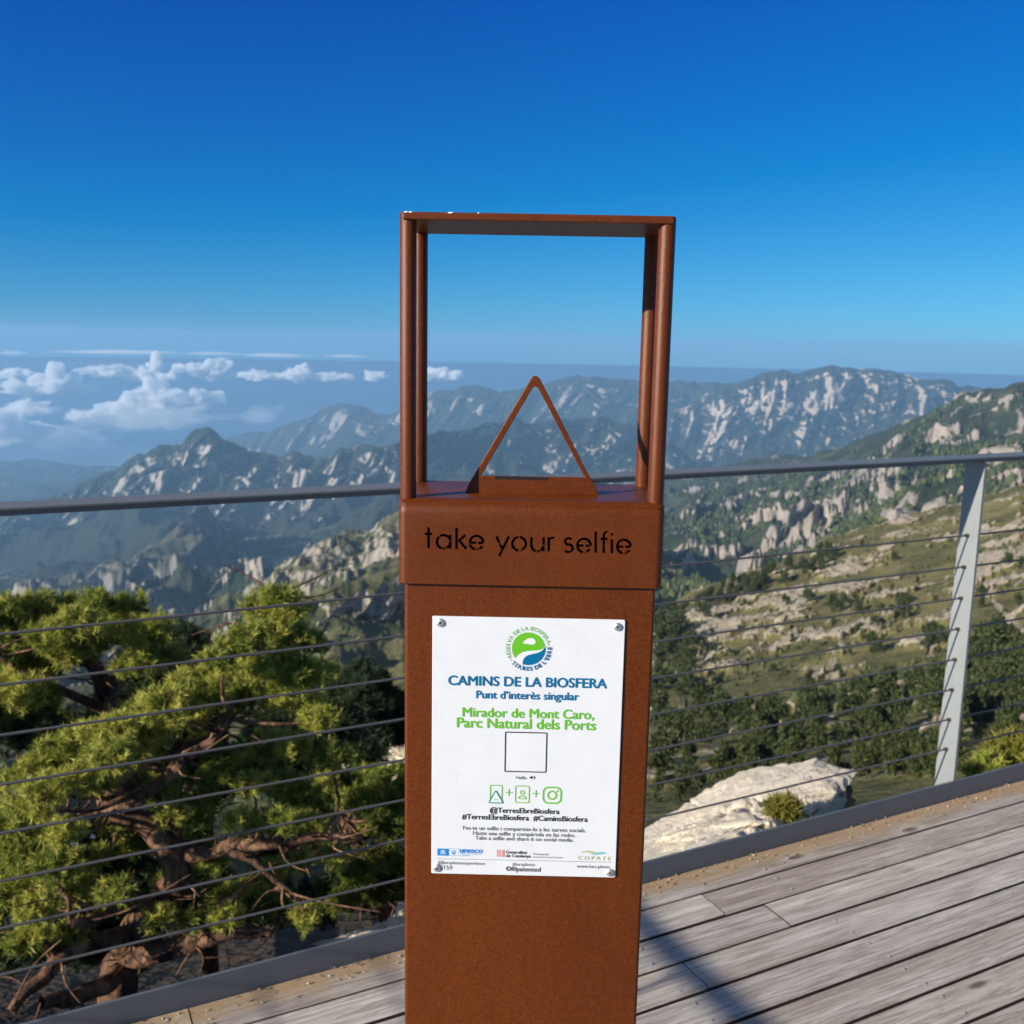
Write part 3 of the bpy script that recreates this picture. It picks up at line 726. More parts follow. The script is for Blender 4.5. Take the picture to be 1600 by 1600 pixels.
# screws, two to a joist crossing
for i in range(14):
    yc = OFF - 0.003 - (i + 0.5) * pitch
    for j in range(-3, 18):
        xx = j * 0.55 + 0.21
        for s in (-1, 1):
            n0 = len(Fq)
            k = len(V); r = 0.0048; cx, cy = xx + random.uniform(-.006, .006), yc + s * 0.031
            V += [(cx + r * math.cos(a * math.pi / 4), cy + r * math.sin(a * math.pi / 4), 0.0022) for a in range(8)]
            Fq += [(k, k + 1, k + 2, k + 3), (k, k + 3, k + 4, k + 7), (k + 4, k + 5, k + 6, k + 7)]
            MI += [1] * 3
# joists, coloured black to stand for the shade underneath
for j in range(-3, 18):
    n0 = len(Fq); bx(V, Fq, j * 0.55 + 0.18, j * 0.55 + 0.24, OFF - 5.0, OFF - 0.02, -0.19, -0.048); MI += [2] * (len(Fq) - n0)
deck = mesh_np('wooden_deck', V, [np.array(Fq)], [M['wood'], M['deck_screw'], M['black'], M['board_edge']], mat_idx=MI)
deck.rotation_euler = (0, 0, deck_rot); tag(deck, kind='structure')
# crumbs of earth and needles along the kerb
V, Fq = [], []
for i in range(420):
    x = random.uniform(-0.6, 4.5); y = OFF - 0.006 - abs(random.gauss(0, 0.035)); r = random.uniform(0.0012, 0.0042)
    k = len(V); a0 = random.uniform(0, 6)
    V += [(x + r * math.cos(a0 + q * 2.09), y + r * math.sin(a0 + q * 2.09), 0.0012) for q in range(3)] + [(x, y, r * 1.3 + .001)]
    Fq += [(k, k + 1, k + 3), (k + 1, k + 2, k + 3), (k + 2, k, k + 3)]
t = NT('dry_debris'); t.bsdf(t.ramp(t.n('ShaderNodeNewGeometry').outputs['Random Per Island'], [(0, (0.12, 0.07, 0.035)), (0.6, (0.35, 0.24, 0.13)), (1, (0.5, 0.45, 0.36))]), 0.9)
o = mesh_np('debris', V, [np.array(Fq)], [t.m]); o.rotation_euler = (0, 0, deck_rot); tag(o, kind='stuff')

# steel kerb along the front edge and along the left edge
V, Fq = [], []
bx(V, Fq, -1.66, 9.2, OFF, OFF + 0.008, -0.20, 0.060)
bx(V, Fq, -1.655, 9.2, OFF - 0.12, OFF - 0.001, -0.20, -0.19)
bx(V, Fq, -1.668, -1.660, OFF - 5.0, OFF - 0.001, -0.20, 0.060)
kb = mesh_np('deck_kerb', V, [np.array(Fq)], [M['kerb']]); kb.rotation_euler = (0, 0, deck_rot); tag(kb, kind='structure')

CAB_Z = [0.903 - 0.1065 * i for i in range(8)]
def cyl_x(x0, x1, y, z, r, n=10):
    a = np.arange(n) * 2 * np.pi / n
    v = np.concatenate([np.stack([np.full(n, x), y + r * np.cos(a), z + r * np.sin(a)], 1) for x in (x0, x1)])
    i = np.arange(n); j = (i + 1) % n
    return v, np.stack([i, i + n, j + n, j], 1)
def railing(root, length0, length1, posts, cable_ends):
    yb = 0.008 + 0.0035
    V, Fq = [], []
    bx(V, Fq, length0, length1, 0.004, 0.084, 1.1605, 1.167)
    bx(V, Fq, length0 + 0.01, length1 - 0.01, 0.022, 0.066, 1.1475, 1.1603)
    o = mesh_np('handrail', V, [np.array(Fq)], [M['rail']], root)
    bv = o.modifiers.new('bevel', 'BEVEL'); bv.width = 0.002; bv.segments = 2
    for p in posts:
        V, Fq = [], []
        bx(V, Fq, p - 0.005, p + 0.005, yb, yb + 0.074, -0.19, 1.147)
        n0 = len(Fq); mi = [0] * n0
        for z in CAB_Z:                                             # ferrules where the cables pass
            for sgn in (-1, 1):
                v, f = cyl_x(p + sgn * 0.005, p + sgn * 0.017, yb + 0.037, z, 0.006, 8)
                k = len(V); V += [tuple(q) for q in v]; Fq += [tuple(k + f_) for f_ in f]
                Fq += [(k + 8, k + 9, k + 10, k + 11), (k + 8, k + 11, k + 12, k + 15), (k + 12, k + 13, k + 14, k + 15)] if sgn > 0 else [(k + 3, k + 2, k + 1, k), (k + 7, k + 4, k + 3, k), (k + 7, k + 6, k + 5, k + 4)]
        mi += [1] * (len(Fq) - n0)
        mesh_np('post', V, [np.array([tuple(int(x) for x in q) for q in Fq])], [M['post'], M['cable']], root, mat_idx=mi)
    for z in CAB_Z:
        v, f = cyl_x(cable_ends[0], cable_ends[1], yb + 0.037, z, 0.0032)
        mesh_np('cable', v, [f], [M['cable']], root, smooth=True)
def frame_pt(d, n, z=0.0):
    return (d * math.cos(A_F) - n * math.sin(A_F), d * math.sin(A_F) + n * math.cos(A_F), z)
fr = empty('cable_railing', frame_pt(0, OFF), A_F)
tag(fr, 'grey steel cable railing with flat handrail along the front edge of the wooden deck', 'railing')
railing(fr, -1.645, 9.2, [-1.57, 2.775, 6.9], (-1.565, 9.2))
fl = empty('cable_railing', frame_pt(-1.66, OFF - 0.05), A_F + math.pi / 2)
tag(fl, 'grey steel cable railing out along the left side of the deck, casting the diagonal shadow', 'railing')
fl.rotation_euler = (0, 0, A_F - math.pi / 2)
fl.location = frame_pt(-1.66 + 0.088, OFF - 0.02)
# local +x runs back along the deck's left edge, local +y points away to the deck side; rail sits just outside the kerb
fl.scale = (1, 1, 1)
railing(fl, 0.0, 4.9, [0.66, 4.6], (0.02, 4.9))
fl.location = frame_pt(-1.66 - 0.088, OFF - 0.02)

# ================================================================== the sign post
SX, SY = 0.0209, 1.03125
YAW = math.radians(-0.544)
sign = empty('selfie_post', (SX, SY, 0), YAW)
tag(sign, 'brown steel photo post with open frame top and white printed plate standing on the deck', 'sign post')
cy_, sy_ = math.cos(YAW), math.sin(YAW)
def on_plane(px, py, yloc):
    """(u, z) in the sign's own axes where the sight line to (px, py) meets its plane y = yloc"""
    d = ray(px, py)
    n = np.array([-sy_, cy_, 0.0]); p0 = np.array([SX, SY, 0]) + n * yloc
    tt = (p0 @ n) / (d @ n)
    q = d * tt[..., None] if np.ndim(tt) else d * tt
    r = q - np.array([SX, SY, 0])
    u = r[..., 0] * cy_ + r[..., 1] * sy_
    return u, q[..., 2] + CAM_H
HW, HD = 0.2862, 0.147                    # head width and depth
Z_TOP, Z_BOT = CAM_H + 0.1314, CAM_H - 0.2593
Z_SH = CAM_H - 0.1665
RT = 0.0089                               # rod radius
def rrect(w, d, r, cx, cy, n=6):
    pts = []
    for qx, qy, a0 in ((1, -1, -90), (1, 1, 0), (-1, 1, 90), (-1, -1, 180)):
        for i in range(n + 1):
            a = math.radians(a0 + 90 * i / n)
            pts.append((cx + qx * (w / 2 - r) + r * math.cos(a), cy + qy * (d / 2 - r) + r * math.sin(a)))
    return pts
def loft_bm(rings, cap0=True, cap1=True):
    bm = bmesh.new(); R = [[bm.verts.new(p) for p in ring] for ring in rings]
    n = len(rings[0])
    for a, b in zip(R[:-1], R[1:]):
        for i in range(n):
            bm.faces.new((a[i], a[(i + 1) % n], b[(i + 1) % n], b[i]))
    if cap0: bm.faces.new(R[0][::-1])
    if cap1: bm.faces.new(R[-1])
    return bm
# --- head: folded sheet box, open below, words cut through its face
def ring(w, d, r, z, cy=HD / 2): return [(x, y, z) for x, y in rrect(w, d, r, 0, cy)]
rings = []
wall = 0.003
rings.append(ring(HW - 2 * wall, HD - 2 * wall, RT - wall, Z_SH - 0.004))      # inside top
rings.append(ring(HW - 2 * wall, HD - 2 * wall, RT - wall, Z_BOT))
rings.append(ring(HW - 0.0012, HD - 0.0012, RT - 0.0006, Z_BOT))
rings.append(ring(HW, HD, RT, Z_BOT + 0.0008))
BR = 0.016                                # the face bends back into the shelf
def fring(e, r, z): return [(x, y, z) for x, y in rrect(HW, HD - e, r, 0, (HD + e) / 2)]
for i in range(0, 9):
    a_ = math.radians(90 * i / 8)
    rings.append(fring(BR * (1 - math.cos(a_)), RT, Z_SH - BR + BR * math.sin(a_)))
bm = loft_bm(rings)
head = from_bm('head_box', bm, [M['corten'], M['black']], sign)
# cutter: stroke letters
strokes = []
def zl(x, y):   # detail-view coordinates (x 0-1600 over 600..1080, y over 720..) to the face
    return 600 + x * 0.3, 720 + y * 0.3
SW = 14.0
def arc(cx, cy, rx, ry, a0, a1, n=18):
    return [(cx + rx * math.cos(math.radians(a0 + (a1 - a0) * i / n)), cy - ry * math.sin(math.radians(a0 + (a1 - a0) * i / n))) for i in range(n + 1)]
def base(x): return 457 + (x - 232) * 0.0265      # baseline runs down to the right with the tilt of the view
def L_e(cx):
    b = base(cx); c = b - 37
    strokes.append(arc(cx, c, 35, 35, 0, 180, 28))
    strokes.append(arc(cx, c, 35, 35, 180, 262)); strokes.append(arc(cx, c, 35, 35, 271, 330))
    strokes.append([(cx - 34, c), (cx - 1, c + 1)]); strokes.append([(cx + 7, c + 1), (cx + 36, c + 1)])
def L_o(cx, rx=35):
    c = base(cx) - 37
    strokes.append(arc(cx, c, rx, 35, 95, 265, 26)); strokes.append(arc(cx, c, rx, 35, -85, 85, 26))
b = base(232); strokes.append([(232, b - 110), (232, b)]); strokes.append([(213, b - 76), (251, b - 75)])
cx = 310; b = base(cx); c = b - 37
strokes.append(arc(cx, c, 34, 35, 30, 122)); strokes.append(arc(cx, c, 34, 35, 132, 258)); strokes.append(arc(cx, c, 34, 35, 267, 330))
strokes.append([(345, b - 74), (345, b)])
b = base(378); strokes.append([(378, b - 112), (378, b)]); strokes.append([(424, b - 74), (388, b - 42)]); strokes.append([(392, b - 46), (430, b)])
L_e(482)
b = base(610); strokes.append([(585, b - 73), (617, b - 8)]); strokes.append([(651, b - 73), (600, b + 30)])
L_o(704)
b = base(800); strokes.append([(768, b - 74), (768, b - 32)] + arc(799, b - 33, 31, 33, 180, 256)); strokes.append(arc(799, b - 33, 31, 33, 264, 350)); strokes.append([(831, b - 74), (831, b)])
b = base(858); strokes.append([(858, b - 74), (858, b)]); strokes.append(arc(878, b - 50, 19, 22, 60, 150))
cx = 962; b = base(cx)
strokes.append(arc(cx, b - 56, 18, 17, 30, 265, 20)); strokes.append(arc(cx, b - 20, 21, 20, 95, -150, 22))
L_e(1042)
b = base(1103); strokes.append([(1103, b - 112), (1103, b)])
b = base(1145); strokes.append([(1145, b), (1145, b - 88)] + arc(1161, b - 90, 16, 20, 180, 80)); strokes.append([(1128, b - 75), (1141, b - 74.5)]); strokes.append([(1150, b - 74.3), (1166, b - 74)])
b = base(1187); strokes.append([(1187, b - 74), (1187, b)]); strokes.append([(1181, b - 99), (1193, b - 99)])
L_e(1250)
bmc = bmesh.new()
for st in strokes:
    p = np.array(st, float)
    d = np.gradient(p, axis=0) if len(p) > 2 else np.array([p[1] - p[0]] * 2)
    d /= np.linalg.norm(d, axis=1)[:, None]; nn = np.stack([-d[:, 1], d[:, 0]], 1) * SW / 2
    l, r = p + nn, p - nn
    def loc(q):
        u, z = on_plane(*zl(q[:, 0], q[:, 1]), 0.0); return u, z
    ul, zl_ = loc(l); ur, zr = loc(r)
    n = len(p); rings_ = []
    for i in range(n):
        rings_.append([bmc.verts.new((ul[i], -0.01, zl_[i])), bmc.verts.new((ur[i], -0.01, zr[i])), bmc.verts.new((ur[i], 0.012, zr[i])), bmc.verts.new((ul[i], 0.012, zl_[i]))])
    for a, b_ in zip(rings_[:-1], rings_[1:]):
        for i in range(4): bmc.faces.new((a[i], a[(i + 1) % 4], b_[(i + 1) % 4], b_[i]))
    bmc.faces.new(rings_[0][::-1]); bmc.faces.new(rings_[-1])
bmesh.ops.recalc_face_normals(bmc, faces=bmc.faces)
cut = from_bm('cutter', bmc)
md = head.modifiers.new('cut', 'BOOLEAN'); md.operation = 'DIFFERENCE'; md.object = cut; md.solver = 'EXACT'; md.use_self = True
cut.parent = sign
bpy.context.view_layer.update()
dg = bpy.context.evaluated_depsgraph_get()
nm = bpy.data.meshes.new_from_object(head.evaluated_get(dg))
n_before = len(head.data.vertices)
head.modifiers.clear(); head.data = nm; nm.name = 'head_box'
bpy.data.objects.remove(cut, do_unlink=True)
print('BOOLEAN', n_before, len(nm.vertices))
smooth_by_angle(head, 30)
# black sheet added behind the cut words for the shade inside the box
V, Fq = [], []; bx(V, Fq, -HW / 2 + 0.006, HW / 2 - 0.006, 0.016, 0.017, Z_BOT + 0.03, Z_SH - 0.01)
mesh_np('shade_sheet', V, [np.array(Fq)], [M['black']], sign)
# --- four corner rods and the top plate
for qx in (-1, 1):
    for yy in (0.019, HD - RT):
        rg = []
        for z, k in ((Z_SH - 0.012, 0.985), (Z_TOP - 0.0016, 1), (Z_TOP - 0.0005, 0.95), (Z_TOP - 0.0001, 0.85)):
            rg.append([(qx * (HW / 2 - RT) + RT * k * math.cos(a * math.pi / 12), yy + RT * k * math.sin(a * math.pi / 12), z) for a in range(24)])
        o = from_bm('frame_rod', loft_bm(rg), [M['corten']], sign); smooth_by_angle(o, 40)
V, Fq = [], []
bx(V, Fq, -HW / 2 + 0.004, HW / 2 - 0.004, 0.0085, HD - 0.0035, Z_TOP - 0.0082, Z_TOP - 0.0004)
o = mesh_np('top_plate', V, [np.array(Fq)], [M['corten']], sign)
bv = o.modifiers.new('bevel', 'BEVEL'); bv.width = 0.0012; bv.segments = 2
# paint chips on the upper edge
for px, w in ((633, 3), (640, 2.5), (703, 4), (747, 1.2)):
    u, z = on_plane(np.array(px), np.array(331.0 + (px - 623) * .0232), 0.003)
    r = w * 0.00034
    V = [(u - 2 * r, 0.0082, Z_TOP - 0.0016), (u + 1.4 * r, 0.0082, Z_TOP - 0.0014), (u + 2 * r, 0.0092, Z_TOP - 0.0001), (u - 1.5 * r, 0.0092, Z_TOP - 0.0001)]
    mesh_np('paint_chip', V, [np.array([(0, 1, 2, 3)])], [M['pwhite']], sign)
# --- triangular phone stand
def stand():
    yst = 0.057
    def q(pts):
        p = np.array(pts, float); u, z = on_plane(p[:, 0], p[:, 1], yst); return list(zip(u, z))
    outer = [(726.5, 770.5), (733, 755), (829, 592.5), (832, 588.5), (836.5, 587), (841, 588.8), (844.5, 593), (917, 737), (927, 754), (936, 774.2)]
    inner = [(751, 744.5), (753, 741), (831, 608), (833.5, 605), (836.5, 604), (839.5, 605.2), (842, 608.5), (912.5, 744), (914.5, 744.5), (912, 746.2), (754, 743.5)]
    o_, i_ = q(outer), q(inner)
    bm = bmesh.new(); th = 0.0045
    def loop(pts, y): 
        vs = [bm.verts.new((a, y, b)) for a, b in pts]
        return vs, [bm.edges.new((vs[k], vs[(k + 1) % len(vs)])) for k in range(len(vs))]
    of, e1 = loop(o_, yst); if_, e2 = loop(i_, yst)
    bmesh.ops.triangle_fill(bm, edges=e1 + e2, use_beauty=True)
    faces = list(bm.faces)
    r = bmesh.ops.extrude_face_region(bm, geom=faces)
    for v in r['geom']:
        if isinstance(v, bmesh.types.BMVert): v.co.y += th
    bmesh.ops.recalc_face_normals(bm, faces=bm.faces)
    o = from_bm('phone_stand', bm, [M['corten']], sign)
    bv = o.modifiers.new('bevel', 'BEVEL'); bv.width = 0.0008; bv.segments = 2; bv.limit_method = 'ANGLE'; bv.angle_limit = math.radians(50)
    # small ledge behind the lower bar that carries the phone
    V, Fq = [], []
    (ua, za), (ub, zb) = q([(752, 756), (914, 758)])
    bx(V, Fq, ua, ub, yst + th + 0.0002, yst + th + 0.014, za - 0.004, za - 0.001)
    mesh_np('ledge', V, [np.array(Fq)], [M['corten']], o)
    V, Fq = [], []
    (ua, za), (ub, zb) = q([(773, 746.2), (857, 748.2)])
    h_ = 0.0016
    V = [(ua, yst - 0.0003, za - h_), (ub, yst - 0.0003, zb - h_), (ub, yst - 0.0003, zb + h_), (ua, yst - 0.0003, za + h_), (ua, yst + 0.001, za - h_), (ub, yst + 0.001, zb - h_), (ub, yst + 0.001, zb + h_), (ua, yst + 0.001, za + h_)]
    Fq = [(0, 1, 2, 3), (7, 6, 5, 4), (0, 4, 5, 1), (1, 5, 6, 2), (2, 6, 7, 3), (3, 7, 4, 0)]
    mesh_np('slot_shade', V, [np.array(Fq)], [M['black']], o)  # black strip on the bar, painted in for a slot's dark opening
stand()
# --- column
BW = 0.2698 * 1.0155
YB = 0.0056
rg = [[(x, y, z) for x, y in rrect(BW, HD - 2 * YB, 0.0042, 0, HD / 2)] for z in (0.004, Z_BOT + 0.04)]
o = from_bm('column', loft_bm(rg), [M['corten']], sign); smooth_by_angle(o, 40)
V, Fq = [], []; bx(V, Fq, -0.19, 0.19, -0.055, HD + 0.055, 0.0008, 0.008)
o = mesh_np('base_plate', V, [np.array(Fq)], [M['corten']], sign)
for a in (-1, 1):
    for b_ in (-0.035, HD + 0.035):
        rg = [[(a * 0.165 + r * math.cos(k * math.pi / 3), b_ + r * math.sin(k * math.pi / 3), z) for k in range(6)] for z, r in ((0.008, 0.008), (0.0145, 0.008), (0.016, 0.006))]
        from_bm('bolt', loft_bm(rg), [M['screw']], sign)
# --- white plate
YP = YB - 0.0022
pu, pz = on_plane(np.array([676.9, 975.6, 962.8, 672.8]), np.array([962, 969.6, 1371.3, 1365.0]), YP)
pw = (pu[1] - pu[0] + pu[2] - pu[3]) / 2; pzt = (pz[0] + pz[1]) / 2; pzb = (pz[2] + pz[3]) / 2; pcx = pu.mean()
print('PLATE', pw, pzt - pzb, pcx)
rg = []
for y, e in ((YB - 0.0002, 0), (YP + 0.0004, 0), (YP, 0.0004)):
    rr = rrect(pw - 2 * e, pzt - pzb - 2 * e, 0.0016, pcx, (pzt + pzb) / 2)
    rg.append([(x, y, z) for x, z in rr])
bm = loft_bm(rg); bmesh.ops.recalc_face_normals(bm, faces=bm.faces)
plate = from_bm('plaque', bm, [M['plate']], sign)
plate['label'] = 'white printed plate fixed by four screws'

YI = YP - 0.00035
PR = {}          # printed shapes per (part, colour): list of (V, faces)
def put(part, mat, V2, faces, lift=0.0):
    """V2 (u, z) points on the plate"""
    V2 = np.asarray(V2, float)
    PR.setdefault(part, []).append((np.stack([V2[:, 0], np.full(len(V2), YI - lift), V2[:, 1]], 1), faces, mat))
_tc = {}
def glyphs(body, bold=0.0, spacing=1.0, align='LEFT'):
    key = (body, bold, spacing)
    if key in _tc: return _tc[key]
    cu = bpy.data.curves.new('txt', 'FONT'); cu.body = body; cu.size = 1.0; cu.offset = bold; cu.space_character = spacing
    cu.resolution_u = 4
    ob = bpy.data.objects.new('txt', cu); COL.objects.link(ob)
    bpy.context.view_layer.update()
    me = bpy.data.meshes.new_from_object(ob.evaluated_get(bpy.context.evaluated_depsgraph_get()))
    V = np.array([v.co[:2] for v in me.vertices]) if len(me.vertices) else np.zeros((0, 2))
    Fs = [tuple(p.vertices) for p in me.polygons]
    bpy.data.objects.remove(ob, do_unlink=True); bpy.data.curves.remove(cu); bpy.data.meshes.remove(me)
    _tc[key] = (V, Fs); return V, Fs
def P(px, py):
    u, z = on_plane(np.array(float(px)), np.array(float(py)), YP); return float(u), float(z)
def A3(x, y): return P(660 + x * 0.20625, 950 + y * 0.20625)       # upper detail view
def A4(x, y): return P(660 + x * 0.20625, 1130 + y * 0.20625)      # lower detail view
def text(part, mat, body, A, x0, x1, yb, bold=0.0, hscale=None, spacing=1.0):
    """body between x0 and x1 with its baseline at yb (mean)"""
    V, Fs = glyphs(body, 0.0, spacing)
    ua, za = A(x0, yb); ub, zb = A(x1, yb); _, zm = A((x0 + x1) / 2, yb)
    s = (ub - ua) / (V[:, 0].max() - V[:, 0].min())
    sv = s if hscale is None else hscale
    offs = [(0, 0)] if bold <= 0 else [(-bold, 0), (bold, 0), (0, bold * .6), (0, -bold * .6)]
    for q_, (ox, oz) in enumerate(offs):
        put(part, mat, np.stack([ua + (V[:, 0] - V[:, 0].min() + ox) * s, zm + (V[:, 1] + oz) * sv], 1), Fs, q_ * 0.00003)
def shape(part, mat, pts, lift=0.0):
    put(part, mat, np.array(pts), [tuple(range(len(pts)))], lift)
def disc(part, mat, c, r, n=40, lift=0.0, ry=None):
    shape(part, mat, [(c[0] + r * math.cos(2 * math.pi * k / n), c[1] + (ry or r) * math.sin(2 * math.pi * k / n)) for k in range(n)], lift)
def band(part, mat, pts, w, closed=False, lift=0.0):
    p = np.array(pts, float); n = len(p)
    if closed: d = np.roll(p, -1, 0) - np.roll(p, 1, 0)
    else: d = np.gradient(p, axis=0) if n > 2 else np.array([p[1] - p[0]] * 2)
    d /= np.linalg.norm(d, axis=1)[:, None] + 1e-12
    nn = np.stack([-d[:, 1], d[:, 0]], 1) * w / 2
    V = np.concatenate([p + nn, p - nn])
    m = n if closed else n - 1
    put(part, mat, V, [(k, (k + 1) % n, n + (k + 1) % n, n + k) for k in range(m)], lift)
def rr2(c, w, h, r, n=6): return [(x, y) for x, y in rrect(w, h, r, c[0], c[1], n)]
U = 0.20625 * SY / F_PX * 1.03            # metres per detail-view unit, near enough
# heading block
BB = 0.036
text('lettering', M['blue'], 'CAMINS DE LA BIOSFERA', A3, 198, 1395, 594, BB)
text('lettering', M['blue'], 'Punt d\u2019inter\u00e8s singular', A3, 410, 1183, 690, BB)
text('lettering', M['green'], 'Mirador de Mont Caro,', A3, 305, 1298, 831, 0.03)
text('lettering', M['green'], 'Parc Natural dels Ports', A3, 263, 1312, 913, 0.03)
text('lettering', M['ink'], '+info', A4, 703, 788, 424, 0.0)
text('lettering', M['ink'], '@TerresEbreBiosfera', A4, 512, 1037, 681, 0.03)
text('lettering', M['ink'], '#TerresEbreBiosfera  #CaminsBiosfera', A4, 300, 1250, 735, 0.03)
text('lettering', M['grey'], 'Fes-te un selfie i comparteix-lo a les xarxes socials.', A4, 308, 1237, 815, 0.006)
text('lettering', M['grey'], 'Hazte una selfie y comp\u00e1rtela en las redes.', A4, 383, 1158, 853, 0.006)
text('lettering', M['grey'], 'Take a selfie and share it on social media.', A4, 400, 1143, 889, 0.006)
text('lettering', M['grey'], '@lursphotoexperience', A4, 118, 475, 1069, 0.0)
text('lettering', M['grey'], 'BT59', A4, 128, 225, 1108, 0.0)
text('lettering', M['grey'], '#lursphoto', A4, 680, 853, 1080, 0.0)
text('lettering', M['ink'], '\u00a9\u00aepatented', A4, 633, 895, 1121, 0.012)
text('lettering', M['grey'], 'www.lurs.photo', A4, 1170, 1420, 1096, 0.0)
band('lettering', M['grey'], [A4(110, 1025), A4(1427, 1052)], U * 3)
# frame of the code panel, the code itself left out
q = [A4(630, 67), A4(943, 73), A4(937, 370), A4(624, 364)]
c_ = np.mean(q, axis=0); wq = (q[1][0] - q[0][0]); hq = q[0][1] - q[3][1]
band('code_frame', M['ink'], rr2(c_, wq, hq, U * 6), U * 9, True)
# speaker symbol
s0 = A4(812, 410)
shape('icon', M['ink'], [(s0[0], s0[1] + U * 6), (s0[0] + U * 9, s0[1] + U * 6), (s0[0] + U * 22, s0[1] + U * 15), (s0[0] + U * 22, s0[1] - U * 15), (s0[0] + U * 9, s0[1] - U * 6), (s0[0], s0[1] - U * 6)])
for rr_ in (10, 18):
    band('icon', M['ink'], [(s0[0] + U * 24 + U * rr_ * math.cos(math.radians(a)), s0[1] + U * rr_ * math.sin(math.radians(a))) for a in range(-50, 51, 20)], U * 3.5)
# the three symbols
c0 = A4(559, 534); band('icon', M['lgreen'], rr2(c0, U * 92, U * 142, U * 12), U * 8, True)
tri = [A4(502, 600), A4(556, 508), A4(612, 603)]
tr_ = []
for k in range(3):
    a, b_, c = np.array(tri[k - 1]), np.array(tri[k]), np.array(tri[(k + 1) % 3])
    for s in (0, .25, .5, .75, 1):
        p1 = b_ + (a - b_) * 0.10; p2 = b_ + (c - b_) * 0.10
        tr_.append(tuple((1 - s)**2 * p1 + 2 * s * (1 - s) * b_ + s * s * p2))
shape('icon', M['pwhite'], tr_, 0.00012); band('icon', M['teal'], tr_, U * 9, True, 0.00024)
band('icon', M['lgreen'], [A4(543, 578), A4(570, 579)], U * 7, False, 0.00024)
for xx, yy in ((655, 524), (860, 531)):
    c = A4(xx, yy); band('icon', M['lgreen'], [(c[0] - U * 29, c[1]), (c[0] + U * 29, c[1])], U * 7); band('icon', M['lgreen'], [(c[0], c[1] - U * 29), (c[0], c[1] + U * 29)], U * 7, False, 0.00012)
c = A4(757, 538); band('icon', M['lgreen'], rr2(c, U * 108, U * 140, U * 14), U * 8, True)
h = (c[0], c[1] + U * 16); band('icon', M['lgreen'], [(h[0] + U * 15 * math.cos(a * .3142), h[1] + U * 15 * math.sin(a * .3142)) for a in range(20)], U * 8, True)
b_ = (c[0], c[1] - U * 27); band('icon', M['lgreen'], [(b_[0] + U * 29 * math.cos(a * math.pi / 12), b_[1] + U * (20 * math.sin(a * math.pi / 12) if a <= 12 else 4 * math.sin(a * math.pi / 12)) - U * 6) for a in range(24)], U * 8, True)
c = A4(983, 545); band('icon', M['lgreen'], rr2(c, U * 140, U * 132, U * 40), U * 13, True)
band('icon', M['lgreen'], [(c[0] + U * 33 * math.cos(a * math.pi / 16), c[1] + U * 33 * math.sin(a * math.pi / 16)) for a in range(32)], U * 13, True)
disc('icon', M['lgreen'], (c[0] + U * 42, c[1] + U * 37), U * 8, 16)
# round emblem with lettering set on a ring
ec = A3(803, 305); er = U * 127
disc('emblem', M['green'], ec, er, 64)
wp = []
def ep(x, y): p = A3(x, y); return p
# white swirl: the open mouth of the e and the band below it
eye = [(760, 268), (772, 248), (795, 232), (822, 226), (845, 232), (857, 248), (856, 266), (840, 277), (815, 275), (790, 270)]
shape('emblem', M['pwhite'], [ep(*q) for q in eye], 0.00012)
sw = [(940, 285), (925, 303), (895, 316), (850, 322), (800, 324), (760, 333), (728, 352), (708, 378), (700, 398), (690, 420), (740, 470), (770, 455), (758, 425), (762, 395), (778, 370), (800, 356), (840, 346), (880, 336), (912, 318), (930, 292), (945, 285)]
n_ = len(sw)
put('emblem', M['pwhite'], [ep(*q) for q in sw], [(k, k + 1, n_ - 2 - k, n_ - 1 - k) for k in range(n_ // 2 - 1)] + [(n_ // 2 - 1, n_ // 2, n_ // 2 + 1)], 0.00012)
bl = [(758, 425), (761, 398), (772, 376), (792, 360), (830, 349), (872, 340), (905, 325), (928, 296), (931, 320), (922, 352), (900, 388), (868, 414), (830, 428), (790, 431)]
shape('emblem', M['blue'], [ep(*q) for q in bl], 0.00024)
def ring_text(mat, body, r, a0, a1, size, bold, up):
    n = len(body)
    W = []
    for ch in body:
        if ch == ' ': W.append(0.30); continue
        V, _ = glyphs(ch, bold); W.append(V[:, 0].max() - V[:, 0].min() + 0.11)
    tot = sum(W); acc = 0
    for ch, w in zip(body, W):
        a = math.radians(a0 + (a1 - a0) * (acc + w / 2) / tot); acc += w
        if ch == ' ': continue
        V, Fs = glyphs(ch, bold)
        x = (V[:, 0] - (V[:, 0].max() + V[:, 0].min()) / 2) * size
        y = (V[:, 1] - 0.36) * size
        if ch == '\u2019': y = V[:, 1] * size - 0.36 * size
        if up: ex, ey = (math.sin(a), -math.cos(a)), (math.cos(a), math.sin(a))
        else: ex, ey = (-math.sin(a), math.cos(a)), (-math.cos(a), -math.sin(a))
        px, pz_ = ec[0] + r * math.cos(a), ec[1] + r * math.sin(a)
        put('emblem', mat, np.stack([px + x * ex[0] + y * ey[0], pz_ + x * ex[1] + y * ey[1]], 1), Fs, 0.0004)
ring_text(M['lgreen'], 'RESERVA DE LA BIOSFERA', U * 161, 209, 15, U * 44, 0.0, True)
ring_text(M['blue'], 'TERRES DE L\u2019EBRE', U * 161, 222, 366, U * 44, 0.03, False)
for a in (216, 11.5): disc('emblem', M['blue'], (ec[0] + U * 161 * math.cos(math.radians(a)), ec[1] + U * 161 * math.sin(math.radians(a))), U * 4.5, 12)
